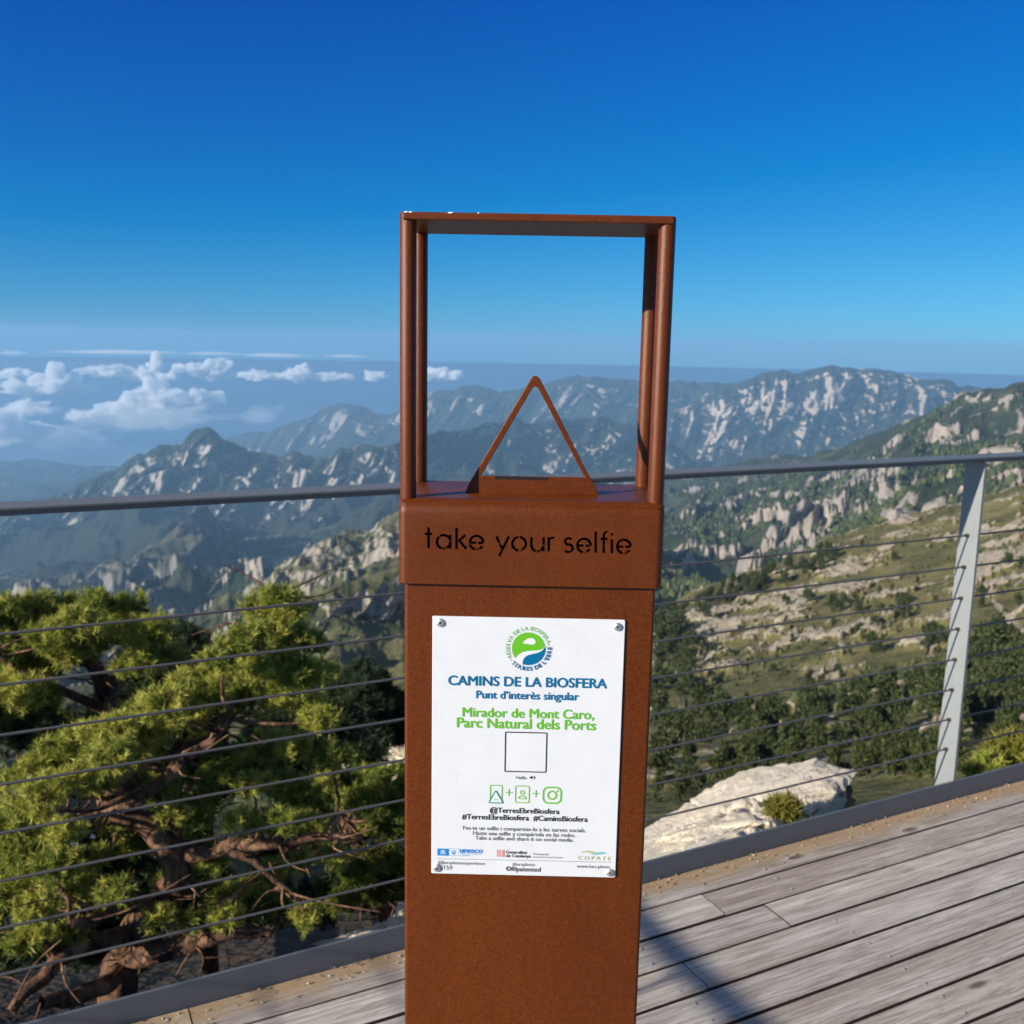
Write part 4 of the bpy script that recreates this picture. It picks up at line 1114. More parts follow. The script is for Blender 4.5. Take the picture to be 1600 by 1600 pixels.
# logos along the foot
def rect4(part, mat, xa, ya, xb, yb, lift=0.0):
    p, r = A4(xa, ya), A4(xb, yb); sl = 0.0
    shape(part, mat, [(p[0], r[1]), (r[0], r[1]), (r[0], p[1]), (p[0], p[1])], lift)
rect4('logo', M['unesco'], 114, 948, 197, 1003)
for k in range(4): rect4('logo', M['pwhite'], 138 + k * 10, 972, 143 + k * 10, 986, 0.00012)
rect4('logo', M['pwhite'], 134, 988, 176, 991, 0.00012)
pp = [A4(134, 969), A4(176, 969), A4(155, 958)]; shape('logo', M['pwhite'], pp, 0.00012)
a_, b_ = A4(198, 949), A4(274, 1003); band('logo', M['unesco'], [(a_[0], a_[1]), (b_[0], a_[1]), (b_[0], b_[1]), (a_[0], b_[1])], U * 3, True)
for dx, dy in ((222, 968), (232, 978), (240, 965), (250, 972), (236, 990), (228, 984), (246, 984)): disc('logo', M['unesco'], A4(dx, dy), U * 5.5, 10)
text('logo', M['unesco'], 'unesco', A4, 285, 455, 981, 0.03)
text('logo', M['unesco'], 'Programa sobre el Hombre', A4, 287, 448, 994, 0.0)
text('logo', M['unesco'], 'y la Biosfera', A4, 287, 360, 1006, 0.0)
rect4('logo', M['red'], 567, 957, 620, 1011)
for k in range(4): rect4('logo', M['pwhite'], 575 + k * 11, 957, 579 + k * 11, 1011, 0.00012)
text('logo', M['ink'], 'Generalitat', A4, 633, 793, 987, 0.018)
text('logo', M['ink'], 'de Catalunya', A4, 633, 820, 1015, 0.018)
text('logo', M['grey'], 'Finan\u00e7at pel', A4, 840, 955, 998, 0.0)
text('logo', M['grey'], 'Fons de Transici\u00f3 Nuclear', A4, 840, 1067, 1021, 0.0)
text('logo', M['olive'], 'COPATE', A4, 1180, 1425, 1034, 0.012, U * 44, 1.5)
shape('logo', M['olive'], [A4(*q) for q in ((1195, 980), (1220, 969), (1255, 965), (1290, 970), (1330, 980), (1300, 985), (1260, 979), (1225, 976))])
shape('logo', M['aqua'], [A4(*q) for q in ((1255, 985), (1300, 987), (1335, 976), (1365, 974), (1397, 984), (1365, 989), (1330, 994), (1295, 997))], 0.00012)
for part, items in PR.items():
    Vs, tris, mi, mats, k = [], [], [], [], 0
    bmp = bmesh.new()
    for V3, fs, m in items:
        if m not in mats: mats.append(m)
        vs = [bmp.verts.new(p) for p in V3]
        for f in fs:
            try:
                fc = bmp.faces.new([vs[i] for i in f]); fc.material_index = mats.index(m)
            except ValueError: pass
    bmesh.ops.triangulate(bmp, faces=[f for f in bmp.faces if len(f.verts) > 4])
    for f in bmp.faces:
        f.normal_update()
        if f.normal.y > 0: f.normal_flip()
    from_bm(part, bmp, mats, plate)
for px, py in ((688.2, 972.7), (965.2, 979.3), (683.1, 1355.8), (953.3, 1363.0)):
    u, z = P(px, py)
    rg = []
    for k, (r, y) in enumerate(((0.0047, 0.0), (0.0047, 0.0006), (0.0042, 0.0015), (0.0033, 0.0021), (0.0016, 0.0024), (0.0013, 0.0024), (0.0012, 0.0012))):
        rg.append([(u + r * math.cos(a * math.pi / 12), YP - 0.0001 - y, z + r * math.sin(a * math.pi / 12)) for a in range(24)])
    bm = loft_bm(rg, False, True); bmesh.ops.recalc_face_normals(bm, faces=bm.faces)
    for f in bm.faces:
        if len(f.verts) > 4: f.material_index = 1
    o = from_bm('screw', bm, [M['screw'], M['black']], plate); smooth_by_angle(o, 35)

# ================================================================== rocks just below the deck
def rock_loft(name, rows, amp, scale, seed, label, nc=220, rc=30):
    """boulder: closed skin through rings given as (x, y, distance) rows from the far foot over the top to the near foot"""
    P_ = []
    xs = np.linspace(0, 1, nc)
    for row in rows:
        a = np.array(row, float); tpar = np.linspace(0, 1, len(a))
        P_.append(at(np.interp(xs, tpar, a[:, 0]), np.interp(xs, tpar, a[:, 1]), np.interp(xs, tpar, a[:, 2])))
    G = []
    for a, b in zip(P_[:-1], P_[1:]):
        for i in range(rc): G.append(a + (b - a) * (i / rc))
    G.append(P_[-1]); G = np.array(G)
    nr = len(G)
    x, y, z = G[..., 0], G[..., 1], G[..., 2]
    d = fbm(x / scale, y / scale, z / scale, 5, seed, 0.55) * amp
    st = (np.abs(((z * 3.0 + x * .6 + fbm(x * 2, y * 2, z * 2, 3, seed + 4) * .5) % 1) - .5)) * amp * 0.5
    d = d - amp * 0.55 * np.exp(-(noise3(x / scale * 1.6 + 3, y / scale * 1.6, z / scale * 2.6, seed + 31) / 0.07) ** 2) - amp * 0.16 * np.exp(-(noise3(x / scale * 4 + 9, y / scale * 4, z / scale * 5, seed + 32) / 0.10) ** 2) + 0.09 * amp * fbm(x / scale * 8, y / scale * 8, z / scale * 8, 3, seed + 33)
    cen = G.reshape(-1, 3).mean(0)
    v = G - cen; v /= np.linalg.norm(v, axis=-1)[..., None] + 1e-9
    G = G + v * (d - st)[..., None]
    Fc = grid_faces(nr, nc)
    V = G.reshape(-1, 3)
    o = mesh_np(name, V - cen, [Fc], [M['rock']], smooth=False)
    o.location = cen
    bm = bmesh.new(); bm.from_mesh(o.data)
    bmesh.ops.holes_fill(bm, edges=[e for e in bm.edges if e.is_boundary], sides=0)
    bmesh.ops.recalc_face_normals(bm, faces=bm.faces); bm.to_mesh(o.data); bm.free()
    smooth_by_angle(o, 28)
    tag(o, label, 'rock', 'pale rocks below the deck')
    return o
rock_loft('boulder', [
    [(930, 1440, 5.0), (1100, 1340, 5.3), (1250, 1300, 5.5), (1345, 1285, 5.5)],
    [(940, 1335, 4.6), (1010, 1290, 4.8), (1060, 1266, 4.9), (1100, 1245, 5.0), (1140, 1224, 5.05), (1165, 1213, 5.1), (1210, 1201, 5.15), (1255, 1192, 5.2), (1275, 1187, 5.2), (1290, 1196, 5.2), (1312, 1201, 5.2), (1330, 1203, 5.2)],
    [(940, 1355, 4.1), (1060, 1300, 4.3), (1180, 1250, 4.5), (1260, 1222, 4.7), (1334, 1212, 4.8)],
    [(940, 1400, 3.5), (1080, 1330, 3.7), (1180, 1290, 3.9), (1260, 1265, 4.2), (1318, 1236, 4.6)],
    [(940, 1470, 3.2), (1080, 1400, 3.5), (1180, 1370, 3.7), (1250, 1345, 4.0), (1295, 1320, 4.5)],
    [(940, 1600, 3.2), (1080, 1540, 3.5), (1180, 1500, 3.7), (1250, 1450, 4.1), (1290, 1400, 4.6)]],
    0.09, 0.45, 5, 'large pale limestone boulder just beyond the kerb right of the sign')
rock_loft('boulder', [
    [(500, 1560, 5.4), (640, 1530, 5.6), (760, 1500, 5.8)],
    [(505, 1475, 5.0), (560, 1450, 5.1), (600, 1432, 5.2), (640, 1412, 5.3), (700, 1405, 5.4), (780, 1440, 5.5)],
    [(505, 1490, 4.4), (600, 1460, 4.5), (700, 1440, 4.6), (790, 1460, 4.8)],
    [(500, 1580, 4.2), (600, 1570, 4.3), (700, 1560, 4.4), (790, 1560, 4.6)]],
    0.10, 0.35, 15, 'small pale rock at the kerb left of the sign, under the pine')
rock_loft('boulder', [
    [(540, 1230, 17), (620, 1220, 17), (760, 1230, 17)],
    [(545, 1180, 16), (575, 1150, 16), (600, 1138, 16), (640, 1135, 16), (700, 1140, 16), (760, 1180, 16)],
    [(545, 1215, 14.5), (620, 1190, 14.5), (760, 1215, 14.5)],
    [(545, 1260, 14), (620, 1260, 14), (760, 1260, 14)]],
    0.4, 1.2, 25, 'tan lichen-covered rock behind the pine, left of the sign')

# ================================================================== trees
def tube(pts, rad, n=8, wob=0.0, seed=0):
    p = np.array(pts, float)
    # resample smoothly
    m = max(2, int(len(p) * 4)); tpar = np.linspace(0, len(p) - 1, m)
    q = np.empty((m, 3)); r = np.interp(tpar, np.arange(len(p)), rad)
    for c in range(3):
        k = np.minimum(np.floor(tpar).astype(int), len(p) - 2); s = tpar - k
        p0, p1 = p[k, c], p[k + 1, c]
        t0 = (p[np.minimum(k + 1, len(p) - 1), c] - p[np.maximum(k - 1, 0), c]) / 2
        t1 = (p[np.minimum(k + 2, len(p) - 1), c] - p[k, c]) / 2
        q[:, c] = (2*s**3 - 3*s**2 + 1) * p0 + (s**3 - 2*s**2 + s) * t0 + (-2*s**3 + 3*s**2) * p1 + (s**3 - s**2) * t1
    if wob:
        for c in range(3): q[:, c] += wob * noise3(np.arange(m) * 0.45 + seed * 3.1, np.full(m, c * 7.7), np.full(m, 0.5), seed)
    d = np.gradient(q, axis=0); d /= np.linalg.norm(d, axis=1)[:, None] + 1e-9
    up = np.where(np.abs(d[:, 2:3]) > 0.9, [[1.0, 0, 0]], [[0, 0, 1.0]])
    a = np.cross(d, up); a /= np.linalg.norm(a, axis=1)[:, None] + 1e-9; b = np.cross(d, a)
    ang = np.arange(n) * 2 * np.pi / n
    rr = r[:, None] * (1 + 0.18 * noise3(np.arange(m)[:, None] * 0.8 + 0 * ang, np.cos(ang)[None] * 1.3 + 0 * r[:, None], np.full((m, n), seed * 1.7), seed + 2))
    V = q[:, None] + rr[..., None] * (np.cos(ang)[None, :, None] * a[:, None] + np.sin(ang)[None, :, None] * b[:, None])
    i = np.arange(m - 1)[:, None] * n + np.arange(n)[None]; j = np.arange(m - 1)[:, None] * n + (np.arange(n)[None] + 1) % n
    F_ = np.stack([i, j, j + n, i + n], -1).reshape(-1, 4)
    return V.reshape(-1, 3), F_, q

def needles(cen, ax, n, length, width, rg_, tint, spread=0.95):
    """bunches of needles: triangles fanning out of every centre around its axis"""
    N = len(cen)
    dirs = rg_.normal(size=(N, n, 3)); dirs /= np.linalg.norm(dirs, axis=-1)[..., None]
    dirs = dirs * spread + ax[:, None] * 0.75
    dirs /= np.linalg.norm(dirs, axis=-1)[..., None]
    L = length * rg_.uniform(0.65, 1.15, (N, n, 1))
    side = np.cross(dirs, rg_.normal(size=(N, n, 3))); side /= np.linalg.norm(side, axis=-1)[..., None] + 1e-9
    # start along a short shoot
    st = cen[:, None] + ax[:, None] * (rg_.uniform(-0.6, 0.5, (N, n, 1)) * length)
    w = width * rg_.uniform(0.7, 1.3, (N, n, 1))
    a = st - side * w / 2; b = st + side * w / 2; c = st + dirs * L
    V = np.stack([a, b, c], 2).reshape(-1, 3)
    F_ = np.arange(len(V)).reshape(-1, 3)
    tv = np.repeat(tint, n * 3)
    return V, F_, np.clip(tv + rg_.normal(0, 0.05, len(tv)), 0, 1)

def leaf_obj(name, V, F_, tint, mat, parent=None):
    o = mesh_np(name, V, [F_], [mat], parent)
    at_ = o.data.attributes.new('tint', 'FLOAT', 'POINT'); at_.data.foreach_set('value', tint.astype(np.float32))
    return o

def pine(label, trunk, limbs, blobs, dist0, mat, seed, group='pines below the deck', dens=1.0, dead=60, nl=0.044, nw=0.0056, nn=38, kindname='pine_tree', tint0=0.68):
    """trunk: (x, y, dist, radius); limbs likewise; blobs: (x, y, dist, radius in px) masses of needles"""
    rg_ = np.random.default_rng(seed)
    tr = np.array(trunk, float); base_ = at(tr[0, 0], tr[0, 1], tr[0, 2])
    root = empty(kindname, tuple(base_)); tag(root, label, 'tree', group)
    def pts(a): return at(a[:, 0], a[:, 1], a[:, 2]) - base_
    V, F_, q = tube(pts(tr), tr[:, 3], 12, 0.02, seed)
    mesh_np('trunk', V, [F_], [M['bark']], root, smooth=True)
    wood = [q]
    for k, lb in enumerate(limbs):
        a = np.array(lb, float)
        V, F_, qq = tube(pts(a), a[:, 3], 9, 0.025, seed + k + 1)
        mesh_np('limb', V, [F_], [M['bark']], root, smooth=True); wood.append(qq)
    W = np.concatenate(wood)
    Vt, Ft, nv = [], [], 0
    C, AX, TI = [], [], []
    for (bx_, by_, bd, br) in blobs:
        c = at(np.array(float(bx_)), np.array(float(by_)), bd) - base_
        R = br * bd / F_PX
        # feeder branch
        j = np.argmin(np.linalg.norm(W - c, axis=1)); s0 = W[j]
        mid = (s0 + c) / 2 + rg_.normal(0, 0.12 * R + 0.02, 3)
        if np.linalg.norm(s0 - c) < 4:
            V, F_, qq = tube([s0, mid, c], [0.010 + 0.006 * rg_.random(), 0.009, 0.004], 5, 0.02, seed + int(bx_))
            Vt.append(V); Ft.append(F_ + nv); nv += len(V)
        n = int(dens * 150 * (R / 0.16) ** 2)
        u = rg_.normal(size=(n, 3)); u /= np.linalg.norm(u, axis=1)[:, None]
        u[:, 2] = np.where(u[:, 2] < -0.3, -u[:, 2] * 0.6, u[:, 2])
        u /= np.linalg.norm(u, axis=1)[:, None]
        lump = 1 + 0.35 * fbm(u[:, 0] * 2 + bx_, u[:, 1] * 2, u[:, 2] * 2, 2, seed)
        r = R * (rg_.uniform(0.35, 1.0, n) ** 0.6) * lump
        p = c + u * r[:, None] * np.array([1.05, 1.05, 0.9])
        ax = u * 0.6 + np.array([0, 0, 0.75]) + rg_.normal(0, 0.25, (n, 3)); ax /= np.linalg.norm(ax, axis=1)[:, None]
        C.append(p); AX.append(ax)
        TI.append(np.clip(tint0 + 0.14 * rg_.normal() + rg_.normal(0, 0.22, n) + 0.15 * (r / R - 0.8), 0, 1))
        # twigs to some of the bunches
        for i in rg_.choice(n, max(2, n // 5), replace=False):
            V, F_, qq = tube([c + (p[i] - c) * 0.1, (c + p[i]) / 2 + rg_.normal(0, 0.02, 3), p[i]], [0.005, 0.004, 0.0025], 4)
            Vt.append(V); Ft.append(F_ + nv); nv += len(V)
    # bare dead twigs around the limbs
    for i in range(dead):
        s0 = W[rg_.integers(len(W))]; d = rg_.normal(size=3); d[2] = abs(d[2]) * 0.4 - 0.1; d /= np.linalg.norm(d)
        L = rg_.uniform(0.10, 0.40)
        V, F_, qq = tube([s0, s0 + d * L * .5 + rg_.normal(0, .03, 3), s0 + d * L + rg_.normal(0, .06, 3)], [0.007, 0.005, 0.002], 4)
        Vt.append(V); Ft.append(F_ + nv); nv += len(V)
    mesh_np('twigs', np.concatenate(Vt), [np.concatenate(Ft)], [M['bark']], root, smooth=True)
    C, AX, TI = np.concatenate(C), np.concatenate(AX), np.concatenate(TI)
    V, F_, tv = needles(C, AX, nn, nl, nw, rg_, TI, 1.15)
    leaf_obj('crown', V, F_, tv, mat, root)
    return root

def sub(blobs, d, jit=0.25, seed=1):
    r = random.Random(seed)
    return [(x, y, d + r.uniform(-jit, jit), rad) for x, y, rad in blobs]
# the big gnarled pine left of the sign
pine('gnarled pine with orange bark and yellow green crown reaching highest beside the sign',
     [(175, 1640, 5.0, .10), (190, 1510, 4.95, .09), (215, 1455, 4.9, .085), (262, 1400, 4.85, .075), (278, 1345, 4.85, .07), (230, 1290, 4.9, .062), (175, 1262, 4.95, .055), (200, 1220, 5.0, .045), (300, 1160, 4.9, .036), (390, 1080, 4.85, .026), (430, 985, 4.8, .014), (436, 925, 4.8, .006)],
     [[(190, 1510, 4.95, .06), (300, 1475, 4.7, .05), (345, 1462, 4.6, .035), (420, 1458, 4.6, .02)],
      [(278, 1345, 4.85, .05), (350, 1325, 4.7, .034), (430, 1312, 4.6, .026), (560, 1308, 4.6, .016)],
      [(175, 1262, 4.95, .05), (235, 1235, 4.8, .036), (290, 1180, 4.7, .03), (340, 1150, 4.65, .022), (360, 1120, 4.6, .014)],
      [(215, 1455, 4.9, .05), (120, 1480, 4.7, .04), (60, 1530, 4.6, .034), (20, 1580, 4.5, .02)],
      [(262, 1400, 4.85, .045), (170, 1425, 4.6, .03), (110, 1440, 4.5, .02)],
      [(190, 1510, 4.95, .05), (140, 1550, 4.6, .04), (60, 1570, 4.45, .03)],
      [(300, 1475, 4.7, .03), (340, 1420, 4.6, .02), (370, 1400, 4.6, .01)],
      [(350, 1325, 4.7, .02), (400, 1350, 4.6, .018), (460, 1400, 4.55, .012)]],
     sub([(432, 938, 26), (412, 962, 34), (455, 965, 34), (430, 1000, 44), (470, 1010, 38), (385, 1010, 36), (340, 1035, 30), (365, 1050, 38), (420, 1055, 48), (478, 1060, 42), (505, 1060, 26), (455, 1100, 44), (300, 1070, 34), (330, 1095, 44), (390, 1100, 40), (255, 1110, 40), (285, 1135, 40), (215, 1140, 42), (165, 1155, 40), (120, 1175, 36), (225, 1175, 36), (175, 1190, 40), (80, 1200, 36), (40, 1220, 34), (120, 1225, 34), (60, 1260, 40), (20, 1290, 36), (160, 1230, 26),
          (270, 1275, 26), (320, 1262, 30), (300, 1290, 24), (440, 1232, 34), (395, 1232, 28), (480, 1250, 28), (355, 1400, 30), (395, 1415, 36), (440, 1425, 34), (350, 1440, 28), (480, 1440, 26), (300, 1440, 20), (40, 1330, 44), (90, 1360, 38), (20, 1400, 40), (60, 1430, 34), (110, 1470, 30), (40, 1475, 30), (100, 1310, 30), (150, 1345, 24), (520, 1340, 24), (470, 1350, 22), (350, 1195, 34), (400, 1180, 36), (450, 1170, 36), (330, 1225, 26), (250, 1215, 28), (500, 1130, 34), (520, 1190, 32), (420, 1290, 26), (210, 1330, 26), (330, 1355, 26), (420, 1370, 26), (250, 1440, 24), (300, 1320, 30), (250, 1250, 28), (380, 1290, 30), (450, 1290, 28), (180, 1300, 26), (120, 1390, 34), (180, 1400, 28), (270, 1380, 22), (490, 1300, 26)], 4.75, .3, 3),
     4.8, M['pine'], 21, dead=110)
pine('yellow green pine at the left edge behind the gnarled pine, crown in flat tiers',
     [(165, 1420, 6.6, .09), (172, 1300, 6.5, .08), (172, 1180, 6.4, .07), (166, 1080, 6.35, .055), (130, 1020, 6.3, .035), (110, 950, 6.3, .012)],
     [[(166, 1080, 6.35, .04), (150, 1045, 6.2, .03), (120, 1035, 6.1, .02)], [(172, 1180, 6.4, .04), (90, 1130, 6.1, .03), (20, 1120, 6.0, .02)], [(166, 1080, 6.35, .04), (220, 1000, 6.3, .025), (240, 960, 6.3, .012)], [(172, 1110, 6.4, .035), (40, 1050, 6.1, .025), (-40, 1010, 6.1, .015)]],
     sub([(5, 955, 24), (-30, 975, 40), (55, 952, 26), (62, 975, 34), (25, 985, 34), (100, 958, 30), (120, 980, 32), (150, 948, 26), (155, 972, 34), (195, 952, 26), (200, 975, 34), (235, 985, 30), (180, 1000, 40), (90, 1000, 36), (20, 1030, 42), (50, 1060, 38), (15, 1090, 40), (60, 1105, 34), (110, 1030, 28), (30, 1140, 36), (-30, 1060, 50), (-60, 1130, 60), (80, 1140, 30), (230, 1010, 34), (255, 1030, 30), (215, 1045, 34)], 6.2, .4, 5),
     6.3, M['pine'], 33, dead=90, nl=0.05, nw=0.0062)
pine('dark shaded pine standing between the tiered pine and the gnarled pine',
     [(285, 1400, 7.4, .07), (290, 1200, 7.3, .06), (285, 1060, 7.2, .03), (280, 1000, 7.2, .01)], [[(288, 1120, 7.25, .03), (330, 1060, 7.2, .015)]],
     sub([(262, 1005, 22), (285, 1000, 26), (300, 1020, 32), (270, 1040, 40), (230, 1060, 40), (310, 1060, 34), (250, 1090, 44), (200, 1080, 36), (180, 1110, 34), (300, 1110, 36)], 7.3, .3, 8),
     7.3, M['shaded_pine'], 44, dead=40, nl=0.06, nw=0.006, tint0=0.65)
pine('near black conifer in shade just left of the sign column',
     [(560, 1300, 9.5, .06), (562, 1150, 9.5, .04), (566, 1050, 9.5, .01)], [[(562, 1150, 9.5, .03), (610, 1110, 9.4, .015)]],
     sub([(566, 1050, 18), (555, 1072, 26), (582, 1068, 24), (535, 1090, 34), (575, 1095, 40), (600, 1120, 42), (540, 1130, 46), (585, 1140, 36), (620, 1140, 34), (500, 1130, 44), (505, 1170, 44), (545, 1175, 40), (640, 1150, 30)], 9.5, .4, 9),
     9.5, M['shaded_pine'], 55, dead=20, nl=0.09, nw=0.010, nn=26, tint0=0.3)
pine('low spreading pine branches over the small rock at the kerb',
     [(610, 1500, 6.0, .06), (600, 1400, 6.0, .05), (560, 1330, 5.9, .035), (530, 1270, 5.8, .02)],
     [[(600, 1400, 6.0, .035), (560, 1345, 5.7, .03), (480, 1330, 5.5, .025), (400, 1318, 5.4, .014)], [(600, 1400, 6.0, .03), (640, 1330, 6.0, .02), (690, 1290, 6.0, .01)]],
     sub([(505, 1232, 26), (540, 1228, 30), (575, 1222, 30), (610, 1225, 34), (560, 1255, 34), (600, 1262, 38), (640, 1250, 36), (520, 1265, 26), (625, 1300, 34), (580, 1295, 26), (600, 1345, 34), (640, 1360, 36), (560, 1370, 28), (600, 1400, 30), (540, 1410, 30), (510, 1395, 24), (690, 1280, 50), (700, 1360, 50)], 5.8, .35, 12),
     5.8, M['pine'], 66, dead=120, tint0=0.32)

_r = random.Random(77)  # thicket added to darken the gaps between the pine branches
_b = []
for i in range(75):
    x_ = _r.uniform(-80, 640); y_ = _r.uniform(1120, 1500)
    if y_ > 1560 - x_ * .25: continue
    _b.append((x_, y_, _r.uniform(5.7, 6.6), _r.uniform(30, 48)))
pine('added dwarf pine thicket, its needles darkened to fill the shade behind the gnarled trunk', [(330, 1560, 6.4, .06), (320, 1400, 6.3, .05), (330, 1250, 6.2, .03)],
     [[(320, 1400, 6.3, .03), (200, 1330, 6.2, .025), (60, 1300, 6.1, .015)], [(320, 1400, 6.3, .03), (480, 1330, 6.2, .02), (600, 1300, 6.2, .012)]], _b, 6.2, M['shaded_pine'], 88, dead=60, nl=0.075, nw=0.009, nn=30, tint0=0.45, dens=0.6)

# shrubs
def shrub(px, py, dist, rpx, label, mat, seed, n=90, nl=0.05, nw=0.008, name='shrub'):
    rg_ = np.random.default_rng(seed)
    c = at(np.array(float(px)), np.array(float(py)), dist); R = rpx * dist / F_PX
    u = rg_.normal(size=(n, 3)); u /= np.linalg.norm(u, axis=1)[:, None]; u[:, 2] = np.abs(u[:, 2])
    p = u * (R * rg_.uniform(0.3, 1, n) ** .5)[:, None] * np.array([1, 1, 1.1])
    ax = u + np.array([0, 0, .6]); ax /= np.linalg.norm(ax, axis=1)[:, None]
    V, F_, tv = needles(p, ax, 18, nl, nw, rg_, np.clip(rg_.normal(.5, .2, n), 0, 1))
    o = leaf_obj(name, V, F_, tv, mat); o.location = tuple(c - np.array([0, 0, R * .5])); tag(o, label, 'shrub')
shrub(1226, 1262, 4.15, 26, 'small yellow green tuft growing on the pale boulder', M['shrub'], 3, 110, 0.045, 0.008)
shrub(1590, 1180, 9.0, 46, 'bright yellow green bush beyond the kerb at the right edge', M['shrub'], 4, 240, 0.10, 0.02)
shrub(1545, 1205, 8.6, 26, 'low green bush just right of the railing post foot', M['pine'], 6, 120, 0.10, 0.02)

# ------------------------------------------------------------------ trees on the slopes
def slope_tree_mesh(seed, tall):
    rg_ = np.random.default_rng(seed)
    V0, F0, q = tube([(0, 0, -0.25), (0.02, 0, 0.3), (0, 0.02, 0.75)], [0.035, 0.028, 0.01], 6)
    n = 150
    C = []
    for k in range(9):
        a = rg_.uniform(0, 6.28); zz = rg_.uniform(0.22, 0.92); rr = (0.38 if tall else 0.5) * (1 - zz * 0.72) * rg_.uniform(.3, 1)
        c = np.array([rr * math.cos(a), rr * math.sin(a), zz]); r = rg_.uniform(.14, .24)
        u = rg_.normal(size=(26, 3)); u /= np.linalg.norm(u, axis=1)[:, None]
        C.append(c + u * r * rg_.uniform(.5, 1, (26, 1)))
    C = np.concatenate(C); ax = C - np.array([0, 0, .4]); ax /= np.linalg.norm(ax, axis=1)[:, None]
    V1, F1, tv = needles(C, ax, 7, 0.11, 0.06, rg_, np.clip(rg_.normal(.45, .22, len(C)), 0, 1))
    me = mesh_np('pine_tree', np.concatenate([V0, V1]), [F0, F1 + len(V0)], [M['dark_bark'], M['slope_tree']], mat_idx=[0] * len(F0) + [1] * len(F1), link=False)
    at_ = me.data.attributes.new('tint', 'FLOAT', 'POINT'); at_.data.foreach_set('value', np.concatenate([np.zeros(len(V0)), tv]).astype(np.float32))
    return me
protos = [slope_tree_mesh(200 + i, i % 2 == 0) for i in range(5)]
def layer_point(S_, px, t_):
    xs, T = S_['xs'], S_['T']
    return S_['G'][int(np.argmin(np.abs(T - t_))), int(np.argmin(np.abs(xs - px)))]
def near_pix(S_):
    G = S_['G'] - np.array([0, 0, CAM_H])
    dep = G @ _F
    return 800 + F_PX * (G @ _X) / dep, 800 - F_PX * (G @ _U) / dep
rt = random.Random(5)
px1, py1 = near_pix(R1)
ok1 = R1['T'][:, None] > 0.0
placed = []
def plant(S_, PXY, x, y, hpx, lab, grp):
    PX, PY = PXY
    d2 = (PX - x) ** 2 + (PY - y) ** 2 + 1e6 * (S_['T'][:, None] <= 0.004)
    k = np.unravel_index(np.argmin(d2), d2.shape)
    if d2[k] > 150: return
    p = S_['G'][k]; dist = math.hypot(p[0], p[1]); h = hpx * dist / F_PX
    m = rt.choice(protos)
    o = m.copy(); COL.objects.link(o)
    o.location = (p[0], p[1], p[2] - 0.03 * h); w = h * rt.uniform(.75, 1.15)
    o.scale = (w, w, h); o.rotation_euler = (rt.uniform(-.06, .06), rt.uniform(-.06, .06), rt.uniform(0, 6.28))
    tag(o, lab, 'tree', grp); placed.append(o)
LB = 'dark green pine scattered over the grassy limestone slope beyond the railing'
GP = 'pines on the near slope'
PXY1 = (px1, py1)
# a belt of trees low on the slope
for i in range(140):
    x = rt.uniform(1015, 1640); y = rt.uniform(1085, 1215) - (x - 1300) * 0.10
    plant(R1, PXY1, x, y + 18, rt.uniform(36, 62), LB, GP)
for i in range(34):       # dark clump at the left foot of the slope
    x = rt.uniform(1005, 1110); y = rt.uniform(975, 1095)
    if x > 1060 + (1095 - y) * .35: continue
    plant(R1, PXY1, x, y + 16, rt.uniform(30, 46), LB, GP)
for i in range(46):       # edge of the slope
    x = rt.uniform(1010, 1300); y = 962 - (x - 1010) * 0.36 + rt.uniform(-4, 22)
    plant(R1, PXY1, x, y + 6, rt.uniform(14, 26), LB, GP)
for i in range(40):       # right side
    x = rt.uniform(1490, 1640); y = rt.uniform(1010, 1130) - (x - 1500) * .25
    plant(R1, PXY1, x, y + 16, rt.uniform(40, 64), LB, GP)
for i in range(16):       # loose groups climbing the slope
    cx_, cy_c = rt.uniform(1090, 1600), rt.uniform(930, 1085)
    for j in range(rt.randint(2, 5)):
        plant(R1, PXY1, cx_ + rt.gauss(0, 16), cy_c + rt.gauss(0, 7), rt.uniform(10, 27), LB, GP)
for i in range(24):
    x = rt.uniform(1100, 1600); y = rt.uniform(850, 1080)
    plant(R1, PXY1, x, y, rt.uniform(9, 20), LB, GP)
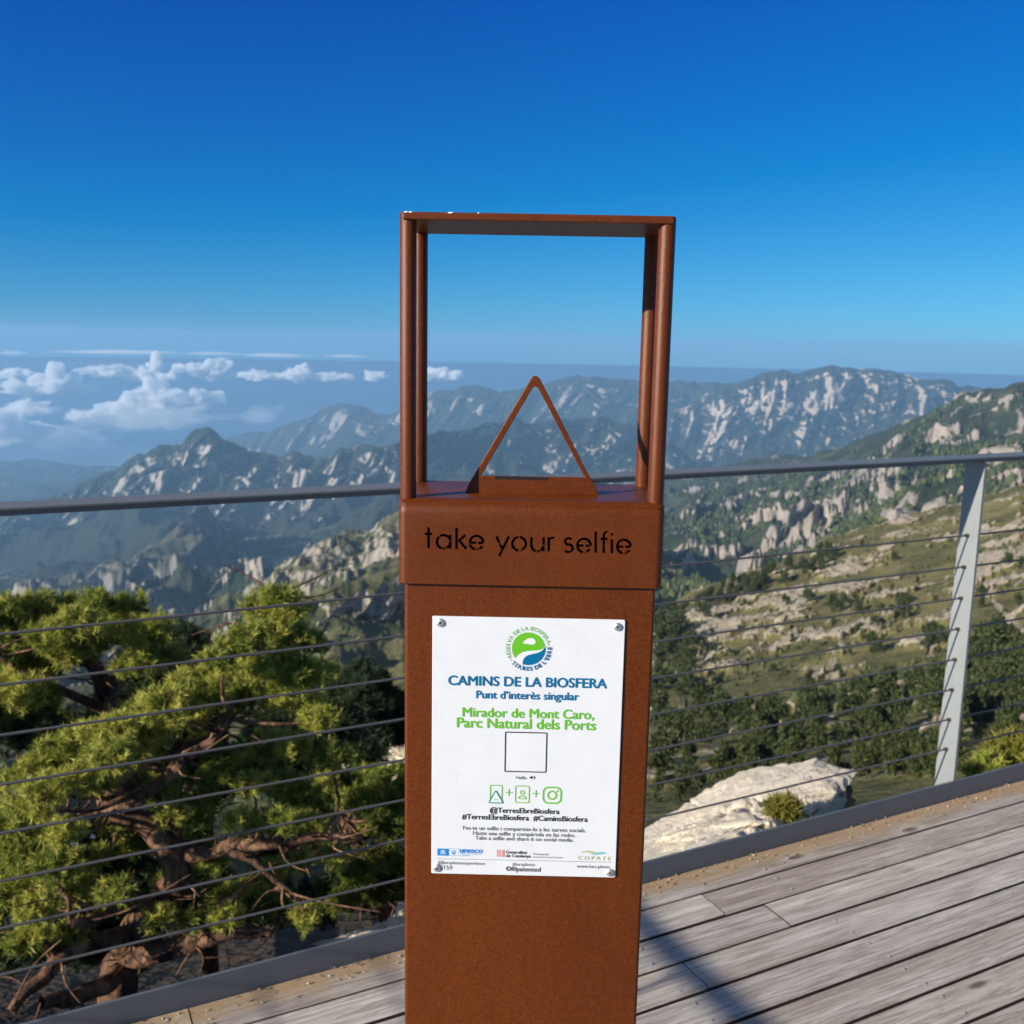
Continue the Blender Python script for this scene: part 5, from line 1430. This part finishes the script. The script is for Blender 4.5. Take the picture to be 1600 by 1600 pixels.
# the far-off wood: countless small crowns on the forested slopes, one mass
def wood(S_, n, lo, hi, trange, xrange, seed, thr=0.0):
    rg_ = np.random.default_rng(seed)
    G, xs, T = S_['G'], S_['xs'], S_['T']
    ri = np.where((T > trange[0]) & (T < trange[1]))[0]; ci = np.where((xs > xrange[0]) & (xs < xrange[1]))[0]
    a = rg_.choice(ri, n); b = rg_.choice(ci, n)
    far_ = np.hypot(G[a, b][:, 0], G[a, b][:, 1]) > 75
    a, b = a[far_], b[far_]; n = len(a)
    p = G[a, b]
    nx = G[np.minimum(a + 1, len(G) - 1), b] - p; ny = G[a, np.minimum(b + 1, G.shape[1] - 1)] - p
    nm_ = np.cross(nx, ny); nz = np.abs(nm_[:, 2]) / (np.linalg.norm(nm_, axis=1) + 1e-9)
    den = fbm(p[:, 0] / 90, p[:, 1] / 90, p[:, 2] / 90, 3, seed)
    keep = (nz > 0.62) & (den > thr); p = p[keep]
    h = rg_.uniform(lo, hi, len(p))
    ico = np.array([(0, 0, 1.0), (.45, 0, .55), (.14, .43, .5), (-.36, .26, .58), (-.36, -.26, .5), (.14, -.43, .56), (.3, .2, .05), (-.1, .35, .0), (-.36, 0, .05), (-.1, -.35, 0), (.3, -.2, .05)])
    fcs = np.array([(0, 1, 2), (0, 2, 3), (0, 3, 4), (0, 4, 5), (0, 5, 1), (1, 6, 2), (2, 6, 7), (2, 7, 3), (3, 7, 8), (3, 8, 4), (4, 8, 9), (4, 9, 5), (5, 9, 10), (5, 10, 1), (1, 10, 6)])
    jit = 1 + rg_.normal(0, .22, (len(p), len(ico), 3))
    th = rg_.uniform(0, 6.28, len(p)); c, s = np.cos(th)[:, None], np.sin(th)[:, None]
    q = ico[None] * jit
    X_ = q[..., 0] * c - q[..., 1] * s; Y_ = q[..., 0] * s + q[..., 1] * c
    Q = np.stack([X_, Y_, q[..., 2]], -1) * h[:, None, None] + p[:, None]
    F_ = (fcs[None] + (np.arange(len(p)) * len(ico))[:, None, None]).reshape(-1, 3)
    return Q.reshape(-1, 3), F_, np.repeat(np.clip(rg_.normal(.4, .25, len(p)), 0, 1), len(ico))
parts_ = [wood(R1, 2600, 0.5, 1.3, (0.36, 0.62), (1000, 1640), 305, -0.25), wood(R1, 1500, 0.4, 1.0, (0.04, 0.36), (1000, 1640), 306, 0.0),
          wood(R2, 26000, 3.0, 6.5, (0.05, 1.0), (1000, 1640), 301, -0.12), wood(N1, 5000, 1.6, 3.6, (0.45, 1.0), (380, 700), 302, -0.1)]
Vw, Fw, Tw, k = [], [], [], 0
for V, F_, tv in parts_: Vw.append(V); Fw.append(F_ + k); Tw.append(tv); k += len(V)
o = leaf_obj('woodland', np.concatenate(Vw), np.concatenate(Fw), np.concatenate(Tw), M['slope_tree'])
tag(o, kind='stuff')
print('TREES', len(placed))
